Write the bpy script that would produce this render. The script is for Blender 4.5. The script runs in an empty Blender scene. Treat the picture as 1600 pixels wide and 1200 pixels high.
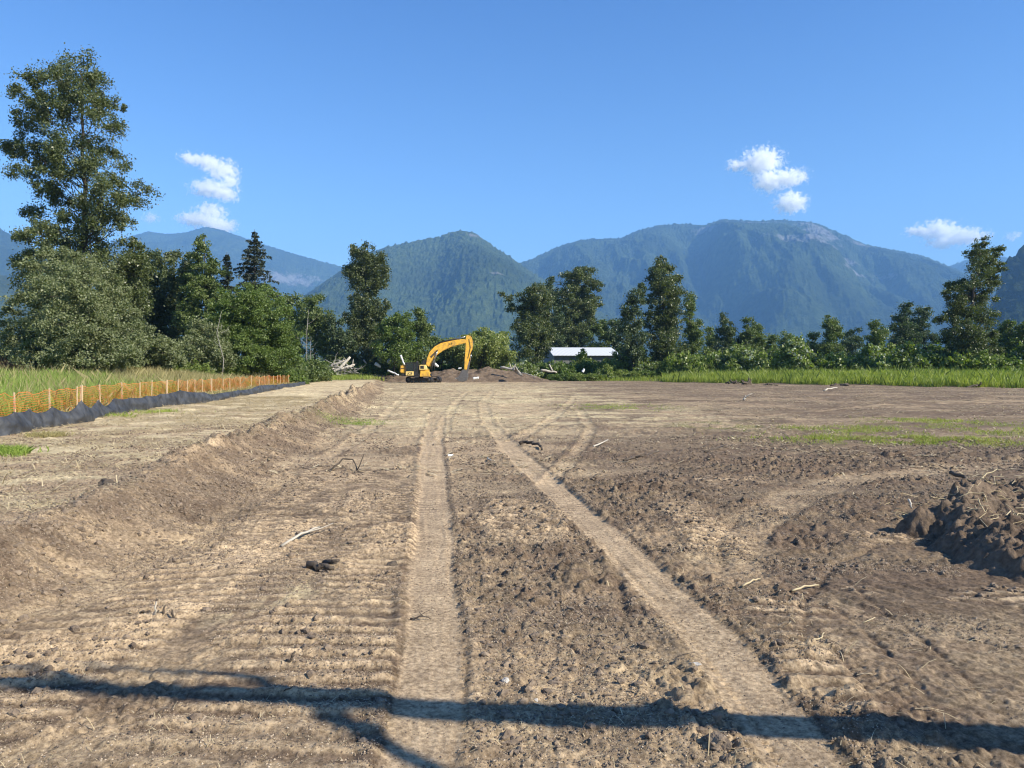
import bpy, math, random
import numpy as np
from math import radians as R, pi, sin, cos, tan, sqrt
S = bpy.context.scene
# ------------------------------------------------------------------ camera, light, exposure
CAMH = 2.0; F = 1180.0; HY = 576.0
cam_d = bpy.data.cameras.new('camera'); cam = bpy.data.objects.new('camera', cam_d)
S.collection.objects.link(cam); S.camera = cam
cam_d.sensor_width = 36.0; cam_d.lens = 36.0*F/1600; cam_d.clip_start = 0.05; cam_d.clip_end = 60000
cam.location = (0, 0, CAMH); cam.rotation_euler = (R(90)-math.atan((600-HY)/F), 0, 0)
SAZ = 28.0; SEL = 36.0                       # sun: to the right, slightly behind the camera
SUN = np.array([cos(R(SEL))*cos(R(SAZ)), -cos(R(SEL))*sin(R(SAZ)), sin(R(SEL))])
W = bpy.data.worlds.new('World'); S.world = W; W.use_nodes = True
nt = W.node_tree; bg = nt.nodes['Background']; sky = nt.nodes.new('ShaderNodeTexSky')
sky.sky_type = 'NISHITA'; sky.sun_disc = False; sky.sun_elevation = R(SEL); sky.sun_rotation = R(90+SAZ)
sky.air_density = 1.0; sky.dust_density = 0.1; sky.ozone_density = 4.5; sky.altitude = 0
tn = nt.nodes.new('ShaderNodeMix'); tn.data_type = 'RGBA'; tn.blend_type = 'MULTIPLY'; tn.inputs[0].default_value = 1; tn.inputs[7].default_value = (.72, .98, 1.12, 1)
tcw = nt.nodes.new('ShaderNodeTexCoord'); sx = nt.nodes.new('ShaderNodeSeparateXYZ'); nt.links.new(tcw.outputs['Generated'], sx.inputs[0])
cr_ = nt.nodes.new('ShaderNodeValToRGB'); nt.links.new(sx.outputs[2], cr_.inputs[0]); cr_.color_ramp.elements[0].color = (1.0, 1.0, 1.0, 1); cr_.color_ramp.elements[1].color = (.36, .52, .80, 1)
e_ = cr_.color_ramp.elements.new(.20); e_.color = (.78, .95, 1.08, 1); e_ = cr_.color_ramp.elements.new(.46); e_.color = (.43, .70, 1.02, 1)
nt.links.new(cr_.outputs[0], tn.inputs[7])
nt.links.new(sky.outputs[0], tn.inputs[6]); nt.links.new(tn.outputs[2], bg.inputs[0]); bg.inputs[1].default_value = 0.088
sl = bpy.data.lights.new('sun', 'SUN'); sl.energy = 5.0; sl.angle = R(0.53); sl.color = (1.0, 0.92, 0.78)
so = bpy.data.objects.new('sun', sl); S.collection.objects.link(so)
from mathutils import Vector, Matrix, noise as mnoise
so.rotation_euler = Vector(SUN).to_track_quat('Z', 'Y').to_euler()
S.view_settings.view_transform = 'Standard'; S.view_settings.look = 'None'
S.view_settings.exposure = 1.0; S.view_settings.gamma = 1
S.render.engine = 'CYCLES'
S.cycles.use_denoising = True; S.cycles.pixel_filter_type = 'BLACKMAN_HARRIS'; S.cycles.filter_width = 1.15; S.cycles.max_bounces = 12; S.cycles.diffuse_bounces = 3
S.cycles.transmission_bounces = 4; S.cycles.transparent_max_bounces = 8; S.cycles.volume_bounces = 10
S.cycles.sample_clamp_indirect = 4
C = S.collection
# ------------------------------------------------------------------ helpers
def P(px, py, z=0.0):
    D = (CAMH-z)*F/(py-HY); return ((px-800)/F*D, D)
def XZ(px, py, D): return ((px-800)/F*D, CAMH+(HY-py)/F*D)
def mesh(name, V, Fc, mats, parent=None, smooth=False, midx=None):
    me = bpy.data.meshes.new(name); V = np.asarray(V, np.float32).reshape(-1, 3)
    if isinstance(Fc, np.ndarray):
        k = Fc.shape[1]; n = len(Fc)
        me.vertices.add(len(V)); me.vertices.foreach_set('co', V.ravel())
        me.loops.add(n*k); me.loops.foreach_set('vertex_index', Fc.astype(np.int32).ravel())
        me.polygons.add(n); me.polygons.foreach_set('loop_start', np.arange(0, n*k, k, dtype=np.int32))
        me.polygons.foreach_set('loop_total', np.full(n, k, np.int32))
        me.update(calc_edges=True)
    else: me.from_pydata(V.tolist(), [], Fc)
    for m in (mats if isinstance(mats, (list, tuple)) else [mats]): me.materials.append(m)
    if midx is not None: me.polygons.foreach_set('material_index', np.asarray(midx, np.int32))
    me.polygons.foreach_set('use_smooth', np.full(len(me.polygons), smooth))
    me.update()
    o = bpy.data.objects.new(name, me); C.objects.link(o); o.parent = parent
    return o
def tag(o, label=None, cat=None, group=None, kind=None):
    if label: o['label'] = label
    if cat: o['category'] = cat
    if group: o['group'] = group
    if kind: o['kind'] = kind
    return o
def empty(name, loc, label, cat, group=None, rz=0):
    o = bpy.data.objects.new(name, None); C.objects.link(o); o.location = loc; o.rotation_euler = (0, 0, rz)
    o.empty_display_size = 0.3
    return tag(o, label, cat, group)
def copy_thing(src, loc, rz=0, sc=(1, 1, 1), label=None):
    r = src.copy(); C.objects.link(r); r.location = loc; r.rotation_euler = (0, 0, rz); r.scale = sc
    if label: r['label'] = label
    for ch in src.children:
        c = ch.copy(); C.objects.link(c); c.parent = r
    return r
# numpy noise
def _h(ix, iy, s):
    n = (ix.astype(np.int64)*374761393 + iy.astype(np.int64)*668265263 + s*974711) & 0xffffffff
    n = ((n ^ (n >> 13))*1274126177) & 0xffffffff
    n = n ^ (n >> 16)
    return (n & 0xffffff)/float(0xffffff)
def vn(x, y, s=0):
    ix = np.floor(x); iy = np.floor(y); fx = x-ix; fy = y-iy
    fx = fx*fx*(3-2*fx); fy = fy*fy*(3-2*fy)
    a = _h(ix, iy, s); b = _h(ix+1, iy, s); c = _h(ix, iy+1, s); d = _h(ix+1, iy+1, s)
    return (a*(1-fx)+b*fx)*(1-fy)+(c*(1-fx)+d*fx)*fy
def fbm(x, y, s=0, o=4):
    r = 0; a = .5; t = 0
    for k in range(o):
        r = r+a*vn(x*2**k+k*17.3, y*2**k-k*9.1, s+k); t += a; a *= .5
    return r/t
def clods(x, y, s, cell):
    """rounded lumps: one per cell, random radius and height"""
    u = x/cell; v = y/cell; ix = np.floor(u); iy = np.floor(v); out = np.zeros_like(u)
    for di in (-1, 0, 1):
        for dj in (-1, 0, 1):
            cx = ix+di; cy = iy+dj
            px = cx+_h(cx, cy, s); py = cy+_h(cx, cy, s+5)
            rr = .15+.5*_h(cx, cy, s+9)**2
            ang = _h(cx, cy, s+13)*3.14; dx = u-px; dy = v-py
            d1 = dx*np.cos(ang)+dy*np.sin(ang); d2 = (-dx*np.sin(ang)+dy*np.cos(ang))*1.5
            q = 1-(d1*d1+d2*d2)/(rr*rr)
            out = np.maximum(out, np.sqrt(np.clip(q, 0, 1))*rr)
    return out*cell
def ss(a, b, x):
    t = np.clip((x-a)/(b-a), 0, 1); return t*t*(3-2*t)
def IP(x, xs, ys): return np.interp(x, xs, ys)
# ------------------------------------------------------------------ materials
def nmat(name):
    m = bpy.data.materials.new(name); m.use_nodes = True; t = m.node_tree
    return m, t, t.nodes['Principled BSDF']
def mix(t, fac, a, b, mode='MIX'):
    n = t.nodes.new('ShaderNodeMix'); n.data_type = 'RGBA'; n.blend_type = mode
    for i, v in ((0, fac), (6, a), (7, b)):
        if hasattr(v, 'is_linked'): t.links.new(v, n.inputs[i])
        elif i == 0: n.inputs[0].default_value = v
        else: n.inputs[i].default_value = (*v, 1)
    return n.outputs[2]
def noise(t, scale, detail=4, coord='Object', rough=.55, dist=0):
    tc = t.nodes.new('ShaderNodeTexCoord'); n = t.nodes.new('ShaderNodeTexNoise')
    n.inputs['Scale'].default_value = scale; n.inputs['Detail'].default_value = detail
    n.inputs['Roughness'].default_value = rough; n.inputs['Distortion'].default_value = dist
    t.links.new(tc.outputs[coord], n.inputs['Vector']); return n.outputs['Fac']
def ramp(t, f, a, b):
    n = t.nodes.new('ShaderNodeMapRange'); n.inputs[1].default_value = a; n.inputs[2].default_value = b
    t.links.new(f, n.inputs[0]); return n.outputs[0]
def bump(t, bs, f, st, d):
    n = t.nodes.new('ShaderNodeBump'); n.inputs['Strength'].default_value = st; n.inputs['Distance'].default_value = d
    t.links.new(f, n.inputs['Height']); t.links.new(n.outputs[0], bs.inputs['Normal']); return n
def plain(name, c1, c2, scale=8, rough=.8, bmp=0.0, metal=0.0, bd=.02):
    m, t, b = nmat(name); f = ramp(t, noise(t, scale), .3, .7)
    t.links.new(mix(t, f, c1, c2), b.inputs['Base Color']); b.inputs['Roughness'].default_value = rough
    b.inputs['Metallic'].default_value = metal
    if bmp: bump(t, b, noise(t, scale*3), bmp, bd)
    return m
def leaf(name, c1, c2, trans=.35, gloss=.5, tint=(1.25, 1.5, .5), scale=.35):
    m = bpy.data.materials.new(name); m.use_nodes = True; t = m.node_tree; t.nodes.clear()
    out = t.nodes.new('ShaderNodeOutputMaterial'); g = t.nodes.new('ShaderNodeNewGeometry')
    f = t.nodes.new('ShaderNodeMath'); f.operation = 'ADD'
    t.links.new(g.outputs['Random Per Island'], f.inputs[0]); t.links.new(noise(t, scale, 3), f.inputs[1])
    col = mix(t, ramp(t, f.outputs[0], .5, 1.5), c1, c2)
    b = t.nodes.new('ShaderNodeBsdfPrincipled'); t.links.new(col, b.inputs['Base Color'])
    b.inputs['Roughness'].default_value = gloss; b.inputs['Specular IOR Level'].default_value = .45
    tr = t.nodes.new('ShaderNodeBsdfTranslucent')
    t.links.new(mix(t, 1.0, col, tint, 'MULTIPLY'), tr.inputs[0])
    mx = t.nodes.new('ShaderNodeMixShader'); mx.inputs[0].default_value = trans
    t.links.new(b.outputs[0], mx.inputs[1]); t.links.new(tr.outputs[0], mx.inputs[2]); t.links.new(mx.outputs[0], out.inputs[0])
    return m
M = {}
M['cotton'] = leaf('cottonwood_leaf', (.058, .078, .026), (.13, .152, .055), .28, .42)
M['poplar'] = leaf('poplar_leaf', (.055, .076, .028), (.12, .14, .052), .26, .45)
M['green'] = leaf('green_leaf', (.075, .12, .022), (.15, .20, .05), .32, .5)
M['mid'] = leaf('mid_green_leaf', (.075, .11, .028), (.15, .185, .058), .3, .5)
M['dark'] = leaf('dark_green_leaf', (.045, .07, .03), (.095, .125, .05), .24, .5)
M['willow'] = leaf('grey_willow_leaf', (.12, .14, .06), (.21, .235, .115), .3, .5)
M['weep'] = leaf('weeping_willow_leaf', (.17, .20, .06), (.27, .30, .10), .35, .5)
M['fir'] = leaf('fir_needle', (.02, .033, .018), (.038, .05, .026), .08, .6)
M['shrub'] = leaf('shrub_leaf', (.12, .165, .035), (.23, .27, .075), .35, .45)
M['pale'] = leaf('pale_leaf_underside', (.38, .42, .30), (.6, .62, .5), .2, .5)
M['grass'] = leaf('grass_blade', (.22, .30, .05), (.42, .46, .12), .45, .55, (1.2, 1.25, .5), .4)
M['lgrass'] = leaf('meadow_grass_blade', (.17, .27, .04), (.34, .42, .10), .42, .55, (1.2, 1.3, .5), .35)
M['seed'] = leaf('dry_grass_blade', (.30, .27, .11), (.46, .40, .20), .35, .6, (1.1, 1.05, .7), .2)
M['brown'] = leaf('brown_reed_blade', (.14, .09, .05), (.24, .17, .10), .3, .6, (1.1, 1, .8))
M['straw'] = leaf('straw', (.36, .28, .15), (.60, .50, .31), .15, .6, (1, 1, .8), .6)
M['orange'] = leaf('orange_plastic_mesh', (.80, .20, .04), (.90, .30, .08), .35, .45, (1.1, 1, .8))
M['bark'] = plain('bark', (.045, .036, .028), (.09, .075, .06), 6, .9, .5)
M['palebark'] = plain('pale_bark', (.2, .185, .155), (.33, .31, .27), 6, .85, .3)
M['wood'] = plain('bleached_wood', (.33, .29, .23), (.52, .48, .40), 3, .8, .4)
M['dwood'] = plain('dark_wood', (.05, .038, .028), (.11, .085, .06), 14, .9, .6)
M['stake'] = plain('stake_timber', (.50, .36, .20), (.62, .47, .28), 20, .8)
M['white'] = plain('white_debris', (.6, .6, .57), (.75, .75, .72), 3, .6)
M['stone'] = plain('stone', (.30, .28, .25), (.5, .47, .42), 20, .85, .4)
M['soilclod'] = plain('soil_clod', (.10, .073, .052), (.27, .205, .14), 15, .95, .6)
M['grit'] = plain('pale_grit', (.30, .235, .165), (.50, .41, .30), 30, .9)
m, t, b = nmat('yellow_paint'); f1 = ramp(t, noise(t, 2.2, 6, rough=.7), .45, .7); t.links.new(mix(t, f1, (.84, .47, .05), (.36, .22, .07)), b.inputs['Base Color']); b.inputs['Roughness'].default_value = .5; M['yellow'] = m
M['cream'] = plain('lit_yellow_paint', (.75, .55, .16), (.82, .62, .25), 3, .45)  # bright sun highlight on the yellow panels, put into a paler paint colour
M['black'] = plain('black_steel', (.012, .012, .012), (.035, .03, .026), 6, .6)
M['steel'] = plain('worn_steel', (.09, .085, .08), (.17, .16, .15), 6, .55, .2, .3)
M['rod'] = plain('chrome_rod', (.5, .5, .5), (.6, .6, .6), 3, .2, 0, .9)
m, t, b = nmat('cab_glass'); b.inputs['Base Color'].default_value = (.02, .03, .03, 1); b.inputs['Roughness'].default_value = .08
b.inputs['Alpha'].default_value = .75; M['glass'] = m
m, t, b = nmat('black_silt_fabric'); t.links.new(mix(t, ramp(t, noise(t, 2.5, 5), .3, .7), (.018, .019, .021), (.075, .08, .088)), b.inputs['Base Color'])
b.inputs['Roughness'].default_value = .6; b.inputs['Specular IOR Level'].default_value = .3; bump(t, b, noise(t, 9, 5), .5, .05); M['silt'] = m
m, t, b = nmat('metal_roof'); wv = t.nodes.new('ShaderNodeTexWave'); wv.inputs['Scale'].default_value = 1.2; wv.bands_direction = 'X'
tc = t.nodes.new('ShaderNodeTexCoord'); t.links.new(tc.outputs['Object'], wv.inputs[0]); bump(t, b, wv.outputs['Fac'], .4, .05)
b.inputs['Base Color'].default_value = (.60, .63, .67, 1); b.inputs['Roughness'].default_value = .5; M['roof'] = m
M['shedwall'] = plain('shed_wall', (.13, .14, .13), (.19, .19, .17), 2, .8)
# ground
m, t, b = nmat('soil'); at = t.nodes.new('ShaderNodeVertexColor'); at.layer_name = 'Col'
f1 = ramp(t, noise(t, 26, 8, rough=.75), .38, .62); f2 = ramp(t, noise(t, 3.0, 5), .35, .65)
c = mix(t, f1, (.50, .48, .46), (1.36, 1.36, 1.35)); c2 = mix(t, f2, (.80, .79, .78), (1.14, 1.14, 1.12))
c = mix(t, 1.0, at.outputs[0], c, 'MULTIPLY'); c = mix(t, 1.0, c, c2, 'MULTIPLY')
t.links.new(c, b.inputs['Base Color']); b.inputs['Roughness'].default_value = .95; b.inputs['Specular IOR Level'].default_value = .15
vo = t.nodes.new('ShaderNodeTexVoronoi'); vo.inputs['Scale'].default_value = 42; tcv = t.nodes.new('ShaderNodeTexCoord'); t.links.new(tcv.outputs['Object'], vo.inputs['Vector'])
gm_ = t.nodes.new('ShaderNodeMath'); gm_.operation = 'MULTIPLY_ADD'; t.links.new(vo.outputs['Distance'], gm_.inputs[0]); gm_.inputs[1].default_value = -.12; t.links.new(noise(t, 70, 8, rough=.8), gm_.inputs[2]); grit = gm_.outputs[0]
b1 = bump(t, b, grit, 1.0, .012); b2 = t.nodes.new('ShaderNodeBump'); b2.inputs['Strength'].default_value = 1.0
b2.inputs['Distance'].default_value = .018; t.links.new(noise(t, 9, 6, rough=.65), b2.inputs['Height']); t.links.new(b2.outputs[0], b1.inputs['Normal'])
M['soil'] = m
# ------------------------------------------------------------------ ground relief
def T1(y): return IP(y, [0, 4.1, 7.3, 10.5, 19, 32, 60, 100], [-.4, -.47, -.77, -1.11, -2.03, -3.2, -5.2, -8])
def T2(y): return IP(y, [0, 4.1, 5.57, 7.28, 10.5, 14.4, 19, 32, 53, 100], [1.45, 1.48, 1.49, 1.30, .94, .55, -.08, -.95, -2, -4])
def TOE(y): return IP(y, [0, 4, 5.6, 7, 8.6, 14, 20.7, 32, 51, 75, 130], [-3.5, -3.65, -3.75, -3.8, -3.68, -4.26, -5.1, -6.2, -8.7, -12.5, -22])
def BW(y): return IP(y, [0, 5, 12, 40], [.9, .95, 1.6, 1.6])
ARC = np.array([(2.0, 7.0), (2.25, 8.0), (3.0, 9.7), (4.5, 11.9), (6.5, 14), (11, 16.4), (20, 19)])
DARK = np.array([(.3, 10.0), (.93, 11.2), (2.3, 12.7), (5.2, 15.3), (12.4, 18.3), (25, 22)])
def dpoly(x, y, pts):
    best = np.full(x.shape, 1e9); along = np.zeros(x.shape); acc = 0
    for (ax, ay), (bx, by) in zip(pts[:-1], pts[1:]):
        L = sqrt((bx-ax)**2+(by-ay)**2); ux = (bx-ax)/L; uy = (by-ay)/L
        tt = np.clip((x-ax)*ux+(y-ay)*uy, 0, L); d = np.hypot(x-ax-ux*tt, y-ay-uy*tt)
        sd = np.sign((x-ax)*uy-(y-ay)*ux)*d
        k = d < np.abs(best); best = np.where(k, sd, best); along = np.where(k, acc+tt, along); acc += L
    return best, along
def bars(x, y, ang, pitch, s):
    """grouser bars: asymmetric ridges across the travel direction"""
    w = vn(x*1.0, y*1.0, s)*.07+vn(x*5, y*5, s+1)*.016
    u = (y*cos(ang)+x*sin(ang)+w)/pitch; fr = u-np.floor(u)
    fr = np.clip(fr+(vn(x*22, y*22, s+2)-.5)*.07, 0, 1); return np.where(fr < .22, fr/.22, np.where(fr < .5, 1-.25*(fr-.22)/.28, .75*(1-(fr-.5)/.5)))**1.2
def patch(x, y, x0, x1, y0, y1, e=.12):
    j = (vn(x*2, y*2, 77)-.5)*.25
    return ss(x0-e, x0+e, x+j)*(1-ss(x1-e, x1+e, x+j))*ss(y0-3*e, y0+3*e, y+j)*(1-ss(y1-3*e, y1+3*e, y+j))
def RISE(x, y):
    e = y-EDGE(x); dl = OX(y)-x
    a = .85*ss(-2, 14, e)*ss(12, 30, x)+.3*ss(0, 14, e)*(1-ss(12, 30, x)); b = .75*ss(.5, 9, dl)*ss(22, 48, y)
    return np.maximum(a, b)
def OX(y): return IP(y, [12, 22, 35, 50, 77, 130], [-10.6, -14.6, -18.3, -20.4, -22.8, -27])
def pw(*p): return np.array([P(a, b_) for a, b_ in p])
CURV = [(pw((1255, 1020), (1258, 950), (1285, 895), (1370, 850), (1500, 835)), .05, .03, 0), (pw((1128, 900), (1120, 850), (1150, 805)), .06, .035, 0), (pw((1600, 1150), (1450, 1010), (1330, 915), (1280, 880)), .03, .015, 0),
  (pw((1500, 1150), (1400, 1040), (1300, 940)), .03, .018, 0), (pw((1420, 1150), (1340, 1060), (1275, 990)), .03, .018, 0), (pw((960, 870), (975, 940), (985, 975)), .05, .035, 0), (pw((760, 1030), (800, 990), (850, 940)), .03, .02, 0),
  (pw((800, 615), (905, 640), (925, 670), (900, 710), (850, 760)), .22, .012, 1), (pw((770, 612), (755, 630), (762, 660), (800, 700)), .28, .012, 1), (pw((730, 612), (712, 630), (695, 660), (690, 690)), .25, .012, 1), (pw((640, 612), (610, 640), (570, 680), (500, 720)), .25, .012, 1),
  (pw((900, 618), (870, 650), (800, 690)), .25, .012, 1), (pw((600, 660), (700, 664), (820, 668)), .10, .02, 0), (pw((1050, 760), (1200, 715), (1400, 690), (1600, 680)), .25, .012, 1), (pw((1000, 640), (1200, 650), (1400, 632), (1600, 628)), .4, .015, 1)]
def curves(x, y):
    z = np.zeros_like(x); m = np.zeros_like(x)
    for pts, w, dep, kind in CURV:
        k = (x > pts[:, 0].min()-1) & (x < pts[:, 0].max()+1) & (y > pts[:, 1].min()-1) & (y < pts[:, 1].max()+1)
        if not k.any(): continue
        d, al = dpoly(x[k], y[k], pts); d = d+(vn(y[k]*1.1, x[k]*1.1, 44)-.5)*.12; L = np.hypot(*np.diff(pts, axis=0).T).sum(); en = ss(0, .5, al)*(1-ss(L-.5, L, al))
        if kind: f_ = 1-ss(w*.75, w, np.abs(d)); ed = np.exp(-((np.abs(d)-w)/(.05+.15*w))**2); z[k] += (f_*dep-ed*dep*1.5)*en; m[k] += (f_*.9-ed*.8)*en
        else: f_ = np.exp(-(d/w)**2)*(.4+.9*vn(x[k]*6, y[k]*6, 45)); z[k] += f_*dep*en; m[k] -= f_*en*.8
    return z, m
def ground(x, y, color=False):
    x = np.asarray(x, float); y = np.asarray(y, float); r = np.hypot(x, y)
    field = (1-ss(120, 135, y))
    toe = TOE(y)+(vn(y*.45, x*0, 3)-.5)*.5+(vn(y*2.1, x*0, 4)-.5)*.18; bw = BW(y)
    s = ss(0, 1, (toe-x)/bw); crest = toe-bw
    ter = s
    z = .33*s + .06*(fbm(x*.22, y*.22, 11, 3)-.5)*field*2
    wr = np.exp(-((x-crest-.05)/.36)**2)*1.5*(1-ss(70, 85, y))
    rag = fbm(x*.9, y*.9, 21, 3)
    z = z + (wr*.9+.3*s*(1-s)*4*.6)*((fbm(x*2.4, y*2.4, 23, 4)-.45)*.26+(fbm(x*7, y*7, 24, 3)-.5)*.16)*ss(8, 14, y)*(1-ss(75, 90, y))
    z = z + wr*(.10+.28*np.clip(rag-.35, 0, 1)*1.3)*(.8+.8*ss(14, 40, y)*vn(y*.8, x*.8, 6))
    # tracks
    d1 = x-T1(y)-(vn(y*.7, y*0, 8)-.5)*.06; d2 = x-T2(y)-(vn(y*.7, y*0+4, 8)-.5)*.06
    hw = IP(y, [4, 20, 60], [.205, .29, .5])
    def rut(d, dep):
        a = np.abs(d); fl = 1-ss(hw-.045, hw+.03, a)
        berm = np.exp(-((a-hw-.07)/.05)**2)
        return fl, berm
    f1, m1 = rut(d1, .03); f2, m2 = rut(d2, .03)
    tf = 1-ss(24, 55, y); tg = 1-ss(14, 30, y)
    f1 = f1*tf; f2 = f2*tg; m1 = m1*tf; m2 = m2*tg
    nf = 1-ss(16, 30, r)
    # roughness masks
    n1 = fbm(x*.55, y*.55, 31, 3); n2 = fbm(x*1.7, y*1.7, 41, 3)
    mid = ss(.0, .25, d1-hw)*ss(.0, .2, -(d2+hw))*(1-ss(8, 10, y))
    rough = .30+.55*ss(.42, .6, n1)+.22*mid
    dd, _ = dpoly(x, y, DARK); band = 1-ss(.7, 1.6, np.abs(dd+(n2-.5)*1.2))
    rightd = ss(1.9, 2.8, x)*ss(6.4, 7.6, y)*(1-ss(11.5, 14, y-.18*x))
    rside = ss(1.75, 2.1, x-.25*(y-5))*(1-ss(4.4, 6.2, x))*ss(5.6, 6.6, y+.4*(x-2.5))*(1-ss(9, 10.5, y))
    rough = rough+.55*band+.4*rightd*ss(.35, .6, n2)+.35*rside
    sweep = ss(.35, .6, x-1.9-.02*y)*(1-ss(7.0, 8.0, y+.25*(x-3)))  # smooth scraped swath, lower right
    rough = rough*(1-.75*sweep)
    bank = ss(.02, .2, s)*(1-ss(.9, 1, s))
    rough = rough*(1-.35*bank)
    da, al = dpoly(x, y, ARC); arc = (1-ss(.32, .46, np.abs(da)))*ss(0, .6, al)
    # bars
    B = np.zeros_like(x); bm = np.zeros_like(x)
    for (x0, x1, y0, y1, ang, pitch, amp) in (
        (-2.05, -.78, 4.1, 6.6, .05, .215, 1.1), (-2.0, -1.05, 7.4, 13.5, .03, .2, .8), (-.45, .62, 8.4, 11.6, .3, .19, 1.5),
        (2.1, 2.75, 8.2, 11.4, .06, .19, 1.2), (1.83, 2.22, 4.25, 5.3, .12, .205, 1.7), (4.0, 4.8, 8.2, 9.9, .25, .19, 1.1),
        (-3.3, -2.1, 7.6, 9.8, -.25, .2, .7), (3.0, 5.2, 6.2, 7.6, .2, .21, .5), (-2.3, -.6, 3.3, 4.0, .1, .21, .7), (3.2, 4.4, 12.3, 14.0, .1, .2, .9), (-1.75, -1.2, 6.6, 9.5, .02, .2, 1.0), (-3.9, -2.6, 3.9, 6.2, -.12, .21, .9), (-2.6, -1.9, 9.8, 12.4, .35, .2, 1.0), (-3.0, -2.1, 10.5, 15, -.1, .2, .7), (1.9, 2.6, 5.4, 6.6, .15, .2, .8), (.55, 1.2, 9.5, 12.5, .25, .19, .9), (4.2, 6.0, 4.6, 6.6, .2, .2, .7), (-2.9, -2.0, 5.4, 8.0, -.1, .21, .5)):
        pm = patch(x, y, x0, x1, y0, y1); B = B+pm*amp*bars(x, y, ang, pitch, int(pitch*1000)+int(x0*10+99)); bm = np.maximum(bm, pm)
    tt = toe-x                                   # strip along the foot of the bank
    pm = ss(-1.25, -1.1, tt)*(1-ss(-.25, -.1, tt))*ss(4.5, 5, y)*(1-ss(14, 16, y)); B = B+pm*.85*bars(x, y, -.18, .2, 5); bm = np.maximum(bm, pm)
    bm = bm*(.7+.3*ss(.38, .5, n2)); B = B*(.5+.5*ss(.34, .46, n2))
    track = np.maximum(f1, f2); soft = 1-track
    cl = np.zeros_like(x); k = r < 34
    if k.any():
        xk, yk = x[k], y[k]
        c1 = clods(xk, yk, 51, .16)*.75+clods(xk, yk, 61, .07)*.8+clods(xk+.3, yk, 71, .035)*.7
        g = clods(xk, yk, 81, .42); big = np.where(_h(np.floor(xk/.42), np.floor(yk/.42), 99) > .6, g, g*.3)
        cl[k] = c1+.35*big*rough[k]
    cl = cl*(1-ss(24, 34, r))
    far = ss(12, 30, r)
    z = z + cl*.62*rough*soft*(1-.6*bm)*(1-.5*arc)*(1-.4*s)*(1+.8*bank)
    z = z - (np.abs(2*vn(x*13, y*13, 92)-1)*.016+np.abs(2*vn(x*27+4, y*27, 93)-1)*.010)*(soft*.85+.15)*(1-far)*(.6+.6*rough)*(1-.6*bm)
    z = z + (fbm(x*3.1, y*3.1, 91, 4)-.5)*.055*rough*soft*(1-.6*bm) + (fbm(x*11, y*11, 95, 3)-.5)*.022*(soft*.9+.1)*(1-far)
    z = z + (fbm(x*1.3, y*1.3, 97, 4)-.5)*.20*far*field*soft*(.5+.5*ss(.4, .6, n1))*(1-.5*ss(60, 100, r))
    z = z + B*(.034+.018*vn(x*6, y*6, 50))*soft - (f1+f2)*.017 + (m1+m2)*.018*(.2+1.2*vn(x*5, y*5, 15)) + (f1+f2)*(fbm(d1*14, y*.5, 14, 2)+fbm(d2*14, y*.5, 16, 2)-1)*.012
    tooth = (np.sin((y+x*.3)*2*pi/.072) > 0)*np.exp(-((np.abs(d1)-hw-.02)/.025)**2)+(np.sin(y*2*pi/.066) > 0)*np.exp(-((np.abs(d2)-hw-.03)/.022)**2)+(np.sin(y*2*pi/.07) > 0)*np.exp(-((np.abs(d2-.12)-hw-.03)/.025)**2)
    z = z - tooth*.016*(.3+vn(x*4, y*3, 25))*(1-ss(8, 11, y))
    z = z - arc*.02
    cv, cm = curves(x, y); z = z-cv
    sb = ss(hw+.04, hw+.1, -d1)*(1-ss(hw+.30, hw+.38, -d1))*tf; z = z-sb*.012*(1-bm)
    # concentric scrape lines
    rr_ = np.hypot(x-7.5, y-8.5); z = z+sweep*np.sin(rr_*2*pi/.13+vn(x*2, y*2, 12)*4)*.007*(1-far)+sweep*(fbm(rr_*9, x*.6, 13, 2)-.5)*.02
    z = z + bank*(fbm(x*1.4, y*2.2, 66, 4)-.5)*.16
    # mud streaks farther out
    z = z + RISE(x, y)
    if not color: return z
    # ---- albedo: dry tan, brown for damp soil and painted trough shade, straw litter, moss-green specks
    n3 = fbm(x*.30, y*.45, 131, 4); n4 = fbm(x*2.2, y*2.2, 141, 4); n5 = fbm(x*.12, y*.5, 151, 4)
    tan_ = np.array([.42, .318, .205]); brown = np.array([.165, .120, .084]); dust_lit = np.array([.485, .367, .24]); straw = np.array([.60, .50, .31]); green = np.array([.17, .21, .05])
    moist_shade = .04+.55*ss(.42, .64, n3)+.2*ss(.5, .65, n1)+.25*(n4-.5)+.75*band+.5*rightd+.32*rside+.38*mid*ss(.45, .6, n4)+.35*ss(1.2, 3, x)*ss(5, 8, y)
    moist_shade = moist_shade+.25*ss(3, 12, x)*ss(16, 22, y)*ss(.35, .6, n5)+.18*ss(40, 70, y)*ss(-2, 20, x)
    moist_shade = moist_shade*(1-.9*track)*(1-.85*arc)*(1-.5*ter); moist_shade = moist_shade+bank*(.30+.5*ss(.4, .7, fbm(x*1.3, y*2.6, 53, 4)))+.35*wr*ss(.35, .65, fbm(x*2, y*2, 54, 3))+np.clip(cl*6, 0, .35)*rough*.5*ss(.4, .6, n4)
    moist_shade = moist_shade+sweep*(1-far)*.3*(fbm(np.hypot(x-7.5, y-8.5)*8, x*.5, 13, 3)-.45)*2-.55*cm+.18*ss(1.5, 4, x-.1*y)*ss(5, 8, y)*(1-ss(17, 20, y))+.15*ss(-.3, 1, x)*(1-ss(20, 30, y)); st_keep = cm
    moist_shade = moist_shade+bm*(1.0-1.8*ss(.2, .55, B))*(.6+.7*vn(x*7, y*3, 48))  # shade of the cleat troughs painted into the soil colour, crests kept light
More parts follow.
